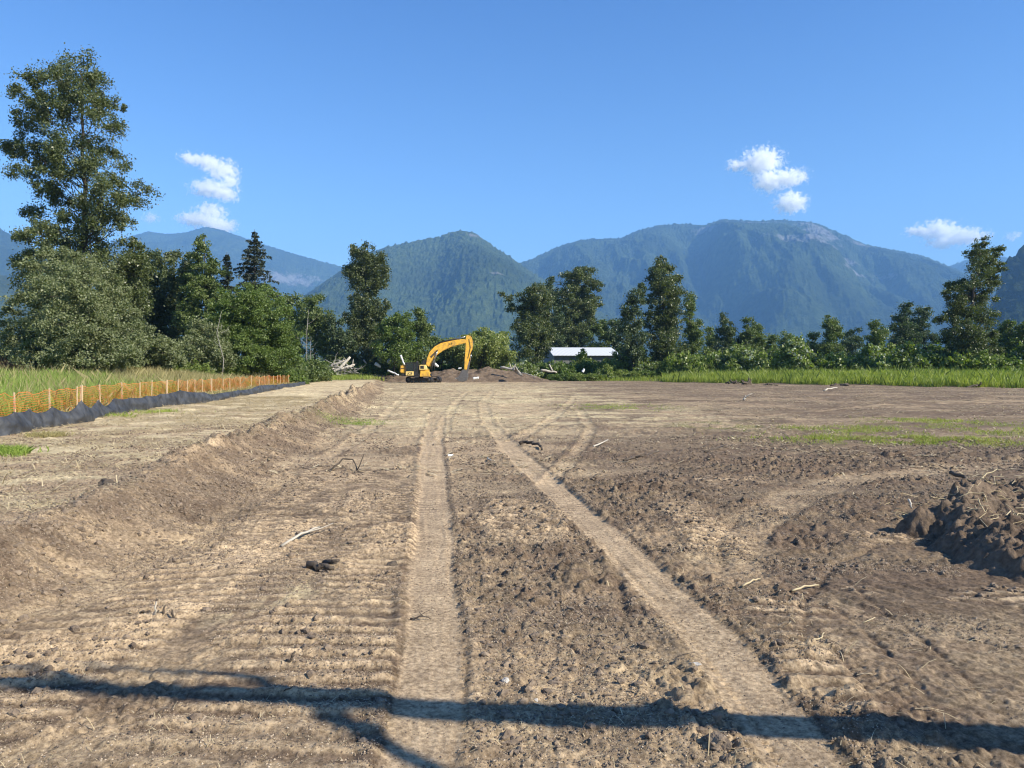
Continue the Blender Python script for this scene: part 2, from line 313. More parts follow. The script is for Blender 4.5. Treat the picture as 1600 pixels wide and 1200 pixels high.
    tth = np.exp(-((d1+hw+.03)/.05)**2)*tf+.6*np.exp(-((d1-hw-.03)/.03)**2)*tf+.6*np.exp(-((d2-hw-.05)/.04)**2)*tg
    moist_shade = moist_shade+.75*tth*ss(.35, .7, vn(x*9, y*6, 4)+.25*vn(x*30, y*30, 5))+.5*(vn(x*28, y*28, 9)-.5)+.35*(vn(x*60, y*45, 19)-.5)
    moist_shade = np.clip(moist_shade, 0, 1)[..., None]
    col = tan_*(1-moist_shade)+brown*moist_shade
    tm_ = (track*(.45+.4*vn(x*3, y*1.2, 47)))[..., None]; col = col*(1-tm_)+dust_lit*tm_
    bc = (bm*ss(.45, .9, B)*.8*(.5+vn(x*9, y*9, 52)))[..., None]; col = col*(1-bc)+dust_lit*1.05*bc  # bar crests paled in the colour as lit ledges between the shaded troughs
    st = ss(.44, .60, fbm(x*.9, y*2.6, 161, 4))*(.12+.95*ss(.9, 1.0, s))*.85
    st = st+ss(.5, .66, fbm(x*.35, y*1.0, 171, 4))*ss(20, 34, y)*(1-ss(95, 115, y))*(1-ss(2, 14, x))*.85+.35*ss(19, 26, y)*(1-ss(-1, 9, x))*(1-ss(100, 115, y))*ss(.35, .55, n4)
    st = st+np.exp(-(((x+2.05-.5*(y-6.5))/.28)**2+((y-6.4)/.55)**2))*.9*ss(.35, .5, vn(x*14, y*5, 5))
    st = np.clip(st*(1-.85*np.clip(wr+bank, 0, 1))*(1-.7*track)*(1-.8*bm)*(.55+.9*vn(x*16, y*9, 49)), 0, .9)[..., None]
    col = col*(1-st)+straw*st
    gm = 0
    for gx, gy, a, bb in GP: gm = gm+np.exp(-(((x-gx)/a)**2+((y-gy)/bb)**2))
    gm = np.clip(gm*ss(.4, .55, fbm(x*1.2, y*1.2, 181, 3)), 0, .35)[..., None]
    col = col*(1-gm)+green*gm
    ff = ((1-field)+ss(-1, 1, TOE(y)-x-9+1.5*0)*ss(15, 20, y))
    rg = ss(0, 4, y-(EDGE(x)))
    ff = np.clip(ff+rg, 0, 1)[..., None]*.85
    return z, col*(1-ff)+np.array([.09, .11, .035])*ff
def EDGE(x): return IP(x, [-60, -32, -22, -12, 0, 22, 28, 52, 90], [62, 92, 108, 124, 126, 112, 104, 76, 66])
GP = [(*P(1280, 686), 1.6, 1.0), (*P(1400, 688), 2.2, 1.0), (*P(1500, 690), 2.2, .9), (*P(1460, 660), 2.0, 1.6), (*P(1565, 672), 2.0, 1.8), (*P(1330, 672), 2.4, 1.4), (*P(555, 660), 1.0, 1.5), (*P(965, 636), 2.0, 3.0), (*P(1135, 664), 1.5, 1.6)]
# grid: polar, dense where seen
rs = [0.4, 1.0, 1.8, 2.6, 3.1]
while rs[-1] < 190:
    r_ = rs[-1]; rs.append(r_+max(.011, min(r_*r_/2600, .22 if r_ < 90 else .5)))
while rs[-1] < 30000: rs.append(rs[-1]*1.12)
rs = np.array(rs)
an = np.concatenate([np.linspace(-180, -46, 40)[:-1], np.linspace(-46, 46, 940), np.linspace(46, 180, 40)[1:]])
an = np.radians(an)
A, Rr = np.meshgrid(an, rs); gx = Rr*np.sin(A); gy = Rr*np.cos(A)
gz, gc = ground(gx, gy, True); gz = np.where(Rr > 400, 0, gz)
nr, na = gx.shape; idx = np.arange(nr*na).reshape(nr, na)
fa = np.stack([idx[:-1, :-1], idx[:-1, 1:], idx[1:, 1:], idx[1:, :-1]], -1).reshape(-1, 4)[:, ::-1]
g = mesh('ground', np.stack([gx, gy, gz], -1).reshape(-1, 3), fa, M['soil'], smooth=True)
tag(g, kind='structure')
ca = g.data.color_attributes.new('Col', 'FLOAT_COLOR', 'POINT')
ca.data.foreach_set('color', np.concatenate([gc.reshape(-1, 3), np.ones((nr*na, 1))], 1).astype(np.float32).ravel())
del gx, gy, gc, A, Rr, fa
def GZ(x, y): return float(ground(np.array([x]), np.array([y]))[0])
# ------------------------------------------------------------------ mountains
def mtn_mat(name, c1, c2, rockz, rocks):
    m, t, b = nmat(name)
    f = ramp(t, noise(t, .02, 6, rough=.7), .35, .65); c = mix(t, f, c1, c2)
    big = ramp(t, noise(t, .0018, 4), .42, .6); c = mix(t, big, c, mix(t, f, tuple(v*1.5 for v in c1), tuple(v*1.6 for v in c2)))
    tc = t.nodes.new('ShaderNodeTexCoord')
    for (x, y, z, rx, rz) in rocks:
        s = t.nodes.new('ShaderNodeVectorMath'); s.operation = 'SUBTRACT'; t.links.new(tc.outputs['Object'], s.inputs[0]); s.inputs[1].default_value = (x, y, z)
        q = t.nodes.new('ShaderNodeVectorMath'); q.operation = 'MULTIPLY'; t.links.new(s.outputs[0], q.inputs[0]); q.inputs[1].default_value = (1/rx, 0.0, 1/rz)
        l = t.nodes.new('ShaderNodeVectorMath'); l.operation = 'LENGTH'; t.links.new(q.outputs[0], l.inputs[0])
        n = noise(t, .009, 6, rough=.7)
        a = t.nodes.new('ShaderNodeMath'); a.operation = 'MULTIPLY_ADD'; t.links.new(n, a.inputs[0]); a.inputs[1].default_value = -5.0; a.inputs[2].default_value = 2.55
        a2 = t.nodes.new('ShaderNodeMath'); a2.operation = 'ADD'; t.links.new(a.outputs[0], a2.inputs[0]); t.links.new(l.outputs['Value'], a2.inputs[1])
        c = mix(t, ramp(t, a2.outputs[0], 1.25, .35), c, (.24, .235, .225))
    t.links.new(c, b.inputs['Base Color']); b.inputs['Roughness'].default_value = 1; b.inputs['Specular IOR Level'].default_value = 0
    bump(t, b, noise(t, .03, 8, rough=.8), 1.0, 45)
    return m
def mountain(prof, Dc, depth, amp, mat, cols, rows, seed, tree=10, back=.35, pw=1.15):
    px = np.array([p[0] for p in prof]); py = np.array([p[1] for p in prof])
    a = np.linspace(px[0], px[-1], cols); H = (HY-IP(a, px, py))/F
    ker = np.hanning(max(5, cols//60)); ker /= ker.sum(); Hs = np.convolve(np.pad(H, len(ker)//2, mode='edge'), ker, 'valid')[:cols]
    tt = np.concatenate([np.linspace(0, 1, rows), 1+np.linspace(0, back, rows//4)[1:]])
    Tt, Aa = np.meshgrid(tt, a, indexing='ij'); Hh = np.broadcast_to(Hs, Tt.shape)
    D = Dc-depth*(1-Tt)
    X = (Aa-800)/F*D; Y = D
    Zc = Hh*Dc
    n = fbm(X/900+seed, Y/1500, seed, 5); rdg = 1-np.abs(2*fbm(X/700+3, Y/2600+seed, seed+3, 5)-1)*2
    up = np.clip(Tt, 0, 1)**pw
    env = np.clip(Tt, 0, 1)*(1-np.clip(Tt, 0, 1))*4
    Z = Zc*up*(1-.0*n) + env*amp*(rdg*1.0+(n-.5)*2.0)
    # never let the slope rise over the crest line as seen from here
    lim = Zc*D/Dc*(.985-.03*(1-np.clip(Tt, 0, 1))); Z = np.where(Tt < 1, np.minimum(Z, lim*.6+lim*.4*np.clip(Tt+.35, 0, 1)), Z)
    Z = np.where(Tt > 1, Zc*(1-((Tt-1)/back)**1.3*.7), Z)
    Z = Z+(vn(X/(6+tree*.5), Y/28, seed+9)**2*2-.7)*tree*np.clip(Tt*4, 0, 1)+CAMH
    Z = np.where(Tt <= 0, -3, Z)
    R_, Cc = X.shape; ix = np.arange(R_*Cc).reshape(R_, Cc)
    fa = np.stack([ix[:-1, :-1], ix[:-1, 1:], ix[1:, 1:], ix[1:, :-1]], -1).reshape(-1, 4)
    o = mesh('mountain', np.stack([X, Y, Z], -1).reshape(-1, 3), fa, mat, smooth=True)
    return tag(o, kind='structure')
def rk(px, py, D, rx, rz): x, z = XZ(px, py, D); return (x, D, z, rx/F*D, rz/F*D)
MG1, MG2 = (.022, .036, .016), (.055, .075, .03)
mountain([(560, 470), (700, 440), (780, 420), (830, 405), (870, 386), (905, 375), (970, 372), (990, 362), (1030, 352), (1060, 350), (1100, 352), (1125, 343), (1180, 346), (1215, 344), (1265, 347), (1300, 360), (1350, 382), (1400, 392), (1440, 400), (1480, 416), (1560, 450), (1700, 500)],
    7200, 3300, 270, mtn_mat('mountain_forest_far', MG1, MG2, 0, [rk(1262, 368, 7000, 24, 26), rk(1235, 385, 6600, 26, 10), rk(1205, 400, 6500, 50, 9), rk(1290, 412, 6400, 26, 12), rk(1340, 385, 6900, 30, 7), rk(1085, 368, 7000, 10, 8), rk(1310, 435, 6000, 60, 6), rk(1160, 350, 7100, 50, 4), rk(1450, 415, 6800, 40, 5)]), 1100, 190, 3)
mountain([(380, 560), (430, 500), (485, 456), (520, 432), (560, 402), (600, 387), (650, 376), (685, 371), (705, 362), (725, 360), (745, 366), (770, 385), (800, 403), (830, 425), (880, 455), (960, 500), (1060, 545), (1120, 560)],
    5000, 2100, 120, mtn_mat('mountain_forest_mid', (.03, .048, .02), (.075, .10, .035), 0, [rk(740, 368, 4900, 12, 4), rk(615, 440, 4500, 8, 3), rk(780, 448, 4400, 10, 2)]), 1000, 170, 11, 10)
mountain([(60, 420), (120, 398), (185, 376), (232, 362), (262, 366), (290, 364), (322, 355), (345, 359), (400, 378), (450, 394), (500, 408), (545, 420), (620, 440), (760, 480)],
    9000, 3000, 240, mtn_mat('mountain_forest_left', MG1, MG2, 0, [rk(440, 430, 7800, 40, 10), rk(480, 470, 7200, 60, 8)]), 520, 120, 23)
mountain([(-500, 290), (-200, 300), (-60, 330), (0, 356), (40, 378), (90, 410), (150, 470), (220, 520)], 6000, 2400, 120, mtn_mat('mountain_forest_edge', MG1, MG2, 0, []), 400, 120, 31)
mountain([(-500, 400), (-100, 415), (0, 428), (40, 440), (100, 470), (200, 530), (260, 560)], 3300, 1200, 60, mtn_mat('foothill_forest', (.04, .06, .025), (.10, .12, .045), 0, []), 300, 90, 37, 6)
mountain([(1400, 440), (1480, 416), (1512, 405), (1565, 401), (1620, 420), (1760, 430)], 9300, 2500, 120, mtn_mat('mountain_forest_right', MG1, MG2, 0, []), 260, 80, 41)
mountain([(1520, 560), (1540, 500), (1553, 460), (1565, 420), (1580, 398), (1600, 386), (1680, 330), (1800, 280), (2100, 200)], 2300, 700, 50, mtn_mat('hill_forest_near', (.02, .033, .014), (.045, .06, .025), 0, [rk(1570, 455, 2200, 13, 12)]), 620, 150, 47, 20)
# ------------------------------------------------------------------ haze (even air, from below the ground to above the peaks)
hz = mesh('haze', [(x, y, z) for x in (-9000, 9000) for y in (-1500, 10800) for z in (-5, 1750)],
    [(0, 1, 3, 2), (4, 6, 7, 5), (0, 4, 5, 1), (2, 3, 7, 6), (0, 2, 6, 4), (1, 5, 7, 3)], [])
hm = bpy.data.materials.new('haze_air'); hm.use_nodes = True; t = hm.node_tree; t.nodes.clear()
o_ = t.nodes.new('ShaderNodeOutputMaterial'); v = t.nodes.new('ShaderNodeVolumePrincipled')
v.inputs['Color'].default_value = (.25, .54, 1.0, 1); v.inputs['Density'].default_value = 0.88e-4; v.inputs['Anisotropy'].default_value = .0
t.links.new(v.outputs[0], o_.inputs['Volume']); hz.data.materials.append(hm); tag(hz, kind='stuff')
# ------------------------------------------------------------------ clouds (outside the haze)
def cloud(lobes, D, label, dens=.03, nf=1/90, amp=2.6):
    L = []
    for (px, py, rx, ry) in lobes:
        x, z = XZ(px, py, D); L.append((x, D, z, rx/F*D, ry/F*D))
    x0 = min(l[0]-l[3]*1.5 for l in L); x1 = max(l[0]+l[3]*1.5 for l in L); z0 = min(l[2]-l[4]*1.5 for l in L); z1 = max(l[2]+l[4]*1.5 for l in L)
    ry = max(l[3] for l in L)*1.3
    V = [(x, y, z) for x in (x0, x1) for y in (D-ry, D+ry) for z in (z0, z1)]
    o = mesh('cloud', V, [(0, 1, 3, 2), (4, 6, 7, 5), (0, 4, 5, 1), (2, 3, 7, 6), (0, 2, 6, 4), (1, 5, 7, 3)], [])
    m = bpy.data.materials.new('cloud_vapour'); m.use_nodes = True; t = m.node_tree; t.nodes.clear()
    tc = t.nodes.new('ShaderNodeTexCoord'); cur = None
    for (x, y, z, rx, rz) in L:
        s = t.nodes.new('ShaderNodeVectorMath'); s.operation = 'SUBTRACT'; t.links.new(tc.outputs['Object'], s.inputs[0]); s.inputs[1].default_value = (x, y, z)
        q = t.nodes.new('ShaderNodeVectorMath'); q.operation = 'MULTIPLY'; t.links.new(s.outputs[0], q.inputs[0]); q.inputs[1].default_value = (1/rx, 1/rx, 1/rz)
        l = t.nodes.new('ShaderNodeVectorMath'); l.operation = 'LENGTH'; t.links.new(q.outputs[0], l.inputs[0])
        if cur is None: cur = l.outputs['Value']
        else:
            mn = t.nodes.new('ShaderNodeMath'); mn.operation = 'SMOOTH_MIN'; mn.inputs[2].default_value = .3
            t.links.new(cur, mn.inputs[0]); t.links.new(l.outputs['Value'], mn.inputs[1]); cur = mn.outputs[0]
    n = noise(t, nf, 6, rough=.6, dist=.4)
    a = t.nodes.new('ShaderNodeMath'); a.operation = 'MULTIPLY_ADD'; t.links.new(n, a.inputs[0]); a.inputs[1].default_value = amp*2; a.inputs[2].default_value = 1-amp
    b_ = t.nodes.new('ShaderNodeMath'); b_.operation = 'SUBTRACT'; t.links.new(a.outputs[0], b_.inputs[0]); t.links.new(cur, b_.inputs[1])
    r = ramp(t, b_.outputs[0], 0, .85)
    mu = t.nodes.new('ShaderNodeMath'); mu.operation = 'MULTIPLY'; t.links.new(r, mu.inputs[0]); mu.inputs[1].default_value = dens
    v = t.nodes.new('ShaderNodeVolumePrincipled'); v.inputs['Color'].default_value = (1, 1, 1, 1); v.inputs['Anisotropy'].default_value = .2
    t.links.new(mu.outputs[0], v.inputs['Density']); out = t.nodes.new('ShaderNodeOutputMaterial'); t.links.new(v.outputs[0], out.inputs['Volume'])
    o.data.materials.append(m); tag(o, label, 'cloud', 'small white clouds above the mountains')
cloud([(300, 250, 14, 8), (325, 255, 18, 9), (350, 268, 20, 13), (362, 285, 12, 10), (335, 297, 26, 10), (355, 305, 16, 9), (332, 332, 18, 11), (318, 345, 28, 9), (345, 353, 22, 9)], 15000, 'tall wispy white cloud trailing down to the left mountain top')
cloud([(238, 341, 12, 7)], 15000, 'tiny faint cloud between the tall tree and the wispy cloud', .008)
cloud([(1150, 260, 14, 7), (1188, 255, 24, 17), (1200, 285, 20, 14), (1228, 280, 24, 10)], 15000, 'brightest white cloud, highest above the right mountain')
cloud([(1233, 318, 20, 13)], 15000, 'small white cloud just below the brightest one')
cloud([(1435, 362, 18, 6), (1465, 362, 22, 13), (1500, 371, 28, 10), (1470, 380, 18, 7)], 15000, 'flat white cloud beside the top of the right tall tree')
cloud([(1580, 369, 10, 6)], 15000, 'tiny white cloud at the right edge of the sky', .01)
# ------------------------------------------------------------------ tubes, leaves
class TB:
    def __init__(s): s.V = []; s.F = []; s.n = 0
    def tube(s, pts, rad, k=6, cap=True):
        pts = np.asarray(pts, float); n = len(pts)
        tg = np.gradient(pts, axis=0); tg /= np.linalg.norm(tg, axis=1)[:, None]+1e-9
        up = np.array([0, 0, 1.]) if abs(tg[0][2]) < .9 else np.array([1., 0, 0])
        a = np.cross(tg, up); a /= np.linalg.norm(a, axis=1)[:, None]+1e-9; b = np.cross(tg, a)
        th = np.arange(k)*2*pi/k; rad = np.broadcast_to(rad, (n,))
        ring = pts[:, None]+rad[:, None, None]*(a[:, None]*np.cos(th)[None, :, None]+b[:, None]*np.sin(th)[None, :, None])
        s.V.append(ring.reshape(-1, 3)); i = np.arange(n*k).reshape(n, k)+s.n
        s.F.append(np.stack([i[:-1], np.roll(i[:-1], -1, 1), np.roll(i[1:], -1, 1), i[1:]], -1).reshape(-1, 4))
        s.n += n*k
        if cap:
            s.V.append(pts[[0, -1]]); c0, c1 = s.n, s.n+1; s.n += 2
            for j in range(0, k, 1):
                s.F.append(np.array([[i[0][j], c0, c0, i[0][(j+1) % k]]])[:, [0, 1, 3, 3]]*0+np.array([[i[0][(j+1) % k], i[0][j], c0, c0]])) if False else None
            s.caps = getattr(s, 'caps', []) + [[int(v) for v in i[0][::-1]], [int(v) for v in i[-1]]]
    def quads(s, V, Fq): s.V.append(np.asarray(V, float)); s.F.append(np.asarray(Fq)+s.n); s.n += len(V)
    def build(s, name, mat, parent=None, smooth=True):
        V = np.concatenate(s.V); Fq = np.concatenate(s.F)
        if getattr(s, 'caps', None) and len(Fq) < 3000:
            return mesh(name, V, Fq.tolist()+s.caps, mat, parent, smooth)
        return mesh(name, V, Fq, mat, parent, smooth)
def leafquads(rng, c, size, aspect=.7, up=.25, droop=0):
    n = len(c); u = rng.normal(size=(n, 3)); u[:, 2] = u[:, 2]*(1-abs(droop))-droop*2; u /= np.linalg.norm(u, axis=1)[:, None]
    w = rng.normal(size=(n, 3)); w[:, 2] += up; v = np.cross(u, w); v /= np.linalg.norm(v, axis=1)[:, None]+1e-9
    s = (size*(.6+.8*rng.random(n)))[:, None]
    V = np.stack([c-u*s*.5, c+v*s*.5*aspect, c+u*s*.5, c-v*s*.5*aspect], 1).reshape(-1, 3)
    return V, np.arange(n*4).reshape(-1, 4)
def jitter_line(rng, a, b, n, amp):
    t_ = np.linspace(0, 1, n)[:, None]; p = a*(1-t_)+b*t_; L = np.linalg.norm(b-a)
    w = rng.normal(size=(n, 3))*amp*L; w[0] = 0; w[-1] = 0; return p+w
def tree(label, cat, base, D, trunk, blobs, mat, s, lai=4.5, seed=1, name='broadleaf_tree', rc=.55, trad=.3, depth=.75, group=None, pale=0.0, droop=0, fillk=.45, limbmat='bark', gapp=.25, elong=1.0):
    """crown given as (x, y, rx, ry) puffs read off at distance D; trunk as (x, y) points"""
    rng = np.random.default_rng(seed); sc = D/F; lai = lai*1.35; gapp = gapp*1.6; blobs = [(a, b_, c_*1.08, d_*1.08) for a, b_, c_, d_ in blobs]
    bx = (base-800)*sc; bz = GZ(bx, D)-.05
    root = empty(name, (bx, D, bz), label, cat, group)
    def loc(px, py): return np.array([(px-base)*sc, 0, CAMH+(HY-py)*sc-bz])
    bl = [(loc(x, y), rx*sc, ry*sc) for x, y, rx, ry in blobs]
    fill = []
    for (c_, a_, b2) in bl:
        if c_[2] > 0 and abs(c_[0]) > a_*.5: fill.append((c_*np.array([.5, 1, 1])+np.array([0, 0, -b2*.3]), a_*1.0, b2*1.0))
    nb_ = len(bl); bl = bl+fill
    zz = [l[0][2] for l in bl]; Wd = max(abs(l[0][0])+l[1] for l in bl)*.8
    tp = np.array([[0, 0, -.1]]+[list(loc(x, y)) for x, y in trunk]); tp[:, 1] += np.linspace(0, .5, len(tp))
    n_ = len(tp); zi = np.linspace(0, n_-1, n_*4); tpi = np.stack([np.interp(zi, np.arange(n_), tp[:, k]) for k in range(3)], 1)
    tb = TB(); tr_ = trad*(1-.88*np.linspace(0, 1, len(tpi))**.8); tr_[0] *= 1.35; tpi[1:-1, :2] += rng.normal(size=(len(tpi)-2, 2))*trad*.18
    tb.tube(tpi, tr_, 8)
    LV = []; PV = []
    for ib, (c, rx, rz) in enumerate(bl):
        room = sqrt(max(.05, Wd**2-c[0]**2)); c = c.copy(); c[1] = (rng.random()*2-1)*room*depth*.8; pf = (D+c[1])/D; c[0] = (bx+c[0])*pf-bx; c[2] = CAMH+(c[2]+bz-CAMH)*pf-bz; rx = rx*pf; rz = rz*pf
        ry = rx*1.15+room*.15
        # limb
        zs = max(tpi[0, 2]+.4, c[2]-.45*np.hypot(c[0], c[1])-rz*.6); k = int(np.argmin(np.abs(tpi[:, 2]-zs)))
        rl = max(.02, tr_[k]*.3); mid = (tpi[k]+c)/2; mid[2] += .0; 
        pl = jitter_line(rng, tpi[k], c, 6, .03); tb.tube(pl, np.linspace(rl, max(.012, rl*.25), 6), 5, False)
        nl = int((lai if ib < nb_ else lai*fillk)*pi*rx*rz/(.35*s*s)); r_c = rc*min(1, max(rx, rz)/1.2); ncl = max(5, int(2.2*rx*rz*elong/(r_c*r_c)))
        dirs = rng.normal(size=(ncl, 3)); dirs /= np.linalg.norm(dirs, axis=1)[:, None]
        rad = rng.random(ncl)**.5*1.2; cc = c+dirs*rad[:, None]*np.array([rx, ry, rz])*.9
        for q in cc[:max(3, ncl//3)]:
            tb.tube(jitter_line(rng, c, q, 3, .05), np.linspace(max(.012, rl*.22), .006, 3), 3, False)
        wgt = rng.random(ncl)+gapp; wgt /= wgt.sum()
        which = rng.choice(ncl, nl, p=wgt); sz = r_c*(.35+.4*rng.random(ncl))
        off = rng.normal(size=(nl, 3))*sz[which][:, None]*np.array([1, 1, .75*elong]); 
        if droop: off[:, 2] = -np.abs(rng.normal(size=nl))*sz[which]*droop*2.2
        p = cc[which]+off; p = p[p[:, 2] > .05]
        if pale:
            hot = rng.random(ncl) < pale*2; isp = (rng.random(len(p)) < .45) & hot[which[:len(p)]]
            PV.append(p[isp]); p = p[~isp]
        LV.append(p)
    V, Fq = leafquads(rng, np.concatenate(LV), s, droop=.5 if droop else 0, aspect=.6 if droop else .72)
    tb.build('trunk', M[limbmat], root); mesh('crown', V, Fq, M[mat], root)
    if pale and sum(len(q) for q in PV):
        V, Fq = leafquads(rng, np.concatenate(PV), s*.9); mesh('pale_leaves', V, Fq, M['pale'], root)
    return root
def conifer(label, base, D, top, hw, y_low, seed, s=.3, base_py=572, dens=1.0, ragged=.35, group=None):
    rng = np.random.default_rng(seed); sc = D/F; bx = (base-800)*sc; bz = GZ(bx, D)-.05
    root = empty('conifer_tree', (bx, D, bz), label, 'tree', group)
    H = CAMH+(HY-top)*sc-bz; Rm = hw*sc; zl = max(.8, CAMH+(HY-y_low)*sc-bz); tb = TB()
    tb.tube([(0, 0, -.1), (.05, 0, H*.5), (0, 0, H)], [H*.016, H*.009, .02], 7); L = []
    z = zl
    while z < H-.2:
        f_ = (H-z)/(H-zl); nb = rng.integers(4, 7)
        for q in range(nb):
            a = rng.random()*2*pi; rl = Rm*(f_**.8)*(1-ragged+ragged*2*rng.random()*.8)+.15
            e = np.array([cos(a)*rl, sin(a)*rl, z+(.12-.42*f_)*rl]); b0 = np.array([0, 0, z])
            m_ = (b0+e)/2+np.array([0, 0, .10*rl]); e2 = e+np.array([0, 0, .06*rl])
            pts = np.array([b0, m_, e2]); tb.tube(pts, [.05*f_+.02, .03*f_+.012, .006], 3, False)
            n = int(dens*(rl*30+6)/(s/.3)); tt = rng.random(n)**.75; P_ = np.where(tt[:, None] < .5, b0+(m_-b0)*tt[:, None]*2, m_+(e2-m_)*(tt[:, None]*2-1))
            side = rng.normal(size=n)*rl*.16*(1.15-tt); nrm = np.array([-sin(a), cos(a), 0])
            P_ = P_+side[:, None]*nrm; P_[:, 2] -= np.abs(rng.normal(size=n))*.16+np.abs(side)*.25
            L.append(P_)
        z += rng.uniform(.22, .42)*(H/14)
    V, Fq = leafquads(rng, np.concatenate(L), s, .5, .1, .25); tb.build('trunk', M['bark'], root); mesh('crown', V, Fq, M['fir'], root); return root
exec_trees = True
# ---- left group
_t = tree
def tree(label, cat, base, D, trunk, blobs, *a, **k):
    if base == 135: blobs = [(128+(x-128)*.95, y+13*max(0, 1-(y-80)/330), rx*.97, ry) for x, y, rx, ry in blobs]
    return _t(label, cat, base, D, trunk, blobs, *a, **k)
tree('tallest cottonwood in the photo, ragged open crown high above the left meadow', 'tree', 135, 65,
  [(134, 500), (130, 430), (134, 360), (134, 300), (130, 240), (128, 170), (126, 110)],
  [(64, 112, 15, 26), (112, 105, 19, 24), (138, 100, 18, 22), (160, 132, 12, 28), (36, 138, 12, 28), (75, 165, 25, 32), (120, 155, 32, 36), (158, 165, 18, 25), (182, 156, 14, 9), (188, 190, 20, 13), (52, 188, 24, 24), (12, 220, 12, 9), (32, 228, 17, 18), (62, 238, 28, 24), (102, 230, 28, 28), (192, 238, 18, 12), (160, 222, 16, 20), (34, 264, 20, 11), (80, 268, 30, 20), (150, 262, 24, 18), (198, 274, 18, 16), (236, 295, 17, 9), (206, 310, 24, 15), (172, 300, 22, 22), (50, 330, 19, 12), (95, 308, 28, 20), (134, 322, 28, 24), (172, 335, 24, 22), (198, 352, 12, 16), (30, 366, 18, 11), (62, 362, 26, 18), (100, 360, 32, 22), (148, 368, 32, 24), (40, 402, 20, 12), (56, 435, 22, 36), (110, 410, 45, 30), (178, 410, 26, 30), (196, 455, 24, 40)],
  'cotton', .165, 2.9, 7, 'cottonwood_tree', .5, .42, gapp=.07, fillk=.14, elong=1.1)
tree('leaning cottonwood sapling rising just right of the tallest cottonwood', 'tree', 205, 68, [(205, 500), (207, 440), (209, 380)], [(209, 382, 8, 14), (212, 404, 20, 16), (222, 420, 14, 12), (202, 430, 22, 26), (196, 470, 26, 34), (200, 520, 24, 34)], 'cotton', .2, 4, 8, 'cottonwood_tree', .5, .16, gapp=.12)
tree('large grey-green willow bush at the foot of the tallest cottonwood', 'bush', 120, 54, [(120, 520), (115, 450), (110, 400)],
  [(105, 402, 28, 14), (92, 425, 36, 22), (138, 425, 38, 24), (70, 460, 38, 28), (115, 465, 45, 32), (165, 470, 38, 34), (60, 500, 42, 32), (120, 515, 50, 32), (178, 515, 42, 36), (85, 550, 55, 24), (150, 550, 55, 24), (205, 550, 26, 24), (30, 535, 28, 26), (12, 556, 22, 16)], 'willow', .14, 4.6, 9, 'willow_bush', .42, .16, gapp=.2)
tree('low pale willow bush between the big willow and the grey shrub', 'bush', 252, 60, [(252, 545), (252, 525)], [(250, 530, 20, 16), (235, 548, 22, 18), (268, 548, 20, 20), (250, 562, 34, 14), (215, 556, 18, 16)], 'willow', .16, 5, 10, 'willow_bush', .36, .06)
for i, (x, w_, tp, D) in enumerate([(232, 15, 397, 96), (250, 14, 392, 99), (272, 16, 394, 97), (296, 13, 399, 94), (218, 14, 420, 92)]):
    tree('dark tall poplar standing in the row behind the big willow bush', 'tree', x, D, [(x, 500), (x, tp+10)], [(x, tp+12, w_*.6, 14), (x-3, tp+38, w_, 22), (x+3, tp+68, w_*1.1, 24), (x-2, tp+100, w_*1.15, 26), (x+2, tp+135, w_*1.1, 26)], 'poplar', .28, 4.6, 20+i, 'poplar_tree', .6, .25, group='row of dark poplars behind the willow', elong=1.3)
tree('spire-topped green tree between the dark poplars and the fir', 'tree', 320, 90, [(320, 480), (319, 370)], [(318, 376, 5, 10), (318, 392, 9, 12), (319, 412, 15, 14), (328, 432, 22, 18), (308, 440, 20, 20), (322, 465, 32, 24), (315, 500, 34, 26), (330, 535, 36, 26)], 'mid', .25, 5, 31, 'spired_tree', .5, .25)
conifer('small narrow conifer between the spire-topped tree and the ragged fir', 356, 96, 394, 17, 480, 33, .3)
conifer('ragged dark fir with drooping branches above the round hazel', 399, 90, 359, 40, 470, 34, .28, ragged=.55, dens=1.15)
tree('broad round bright green hazel below the ragged fir', 'tree', 395, 74, [(395, 530), (390, 480)], [(382, 462, 30, 14), (410, 470, 26, 20), (360, 482, 26, 22), (432, 495, 24, 24), (392, 498, 34, 26), (350, 510, 26, 24), (446, 525, 20, 26), (412, 530, 36, 28), (372, 540, 34, 28), (440, 556, 28, 20), (400, 562, 40, 18)], 'green', .16, 4.8, 35, 'hazel_tree', .45, .16)
tree('grey twiggy shrub in front of the round hazel', 'bush', 322, 68, [(322, 545), (324, 510)], [(322, 520, 24, 18), (305, 540, 24, 20), (340, 540, 24, 22), (320, 560, 40, 16)], 'willow', .17, 4.2, 36, 'willow_bush', .4, .07)
# bare pale stem
def bare(label, px, D, y0, y1, r, seed, br=5, mat='palebark', name='bare_tree'):
    rng = np.random.default_rng(seed); sc = D/F; bx = (px-800)*sc; bz = GZ(bx, D)-.05; H = CAMH+(HY-y1)*sc-bz
    o = empty(name, (bx, D, bz), label, 'tree'); tb = TB()
    tr = np.array([(0, 0, -.1), (rng.normal()*.1, 0, H*.35), (rng.normal()*.15, 0, H*.7), (rng.normal()*.15, 0, H)]); tb.tube(tr, np.array([1, .8, .55, .2])*r, 6)
    o2 = TB()
    for k in range(br):
        zz = H*rng.uniform(.4, .92); a = rng.random()*2*pi; L_ = H*rng.uniform(.08, .2)
        o2.tube(jitter_line(rng, np.array([0, 0, zz]), np.array([cos(a)*L_, sin(a)*L_, zz+L_*.9]), 4, .05), np.linspace(r*.4, r*.1, 4), 4, False)
    tb.build('trunk', M[mat], o)
    for v_, f_ in zip(o2.V, o2.F): mesh('branch', v_, f_-f_.min(), M[mat], o, True)
    return o
bare('pale bare stem standing in front of the round hazel', 346, 66, 572, 486, .045, 3, 3)
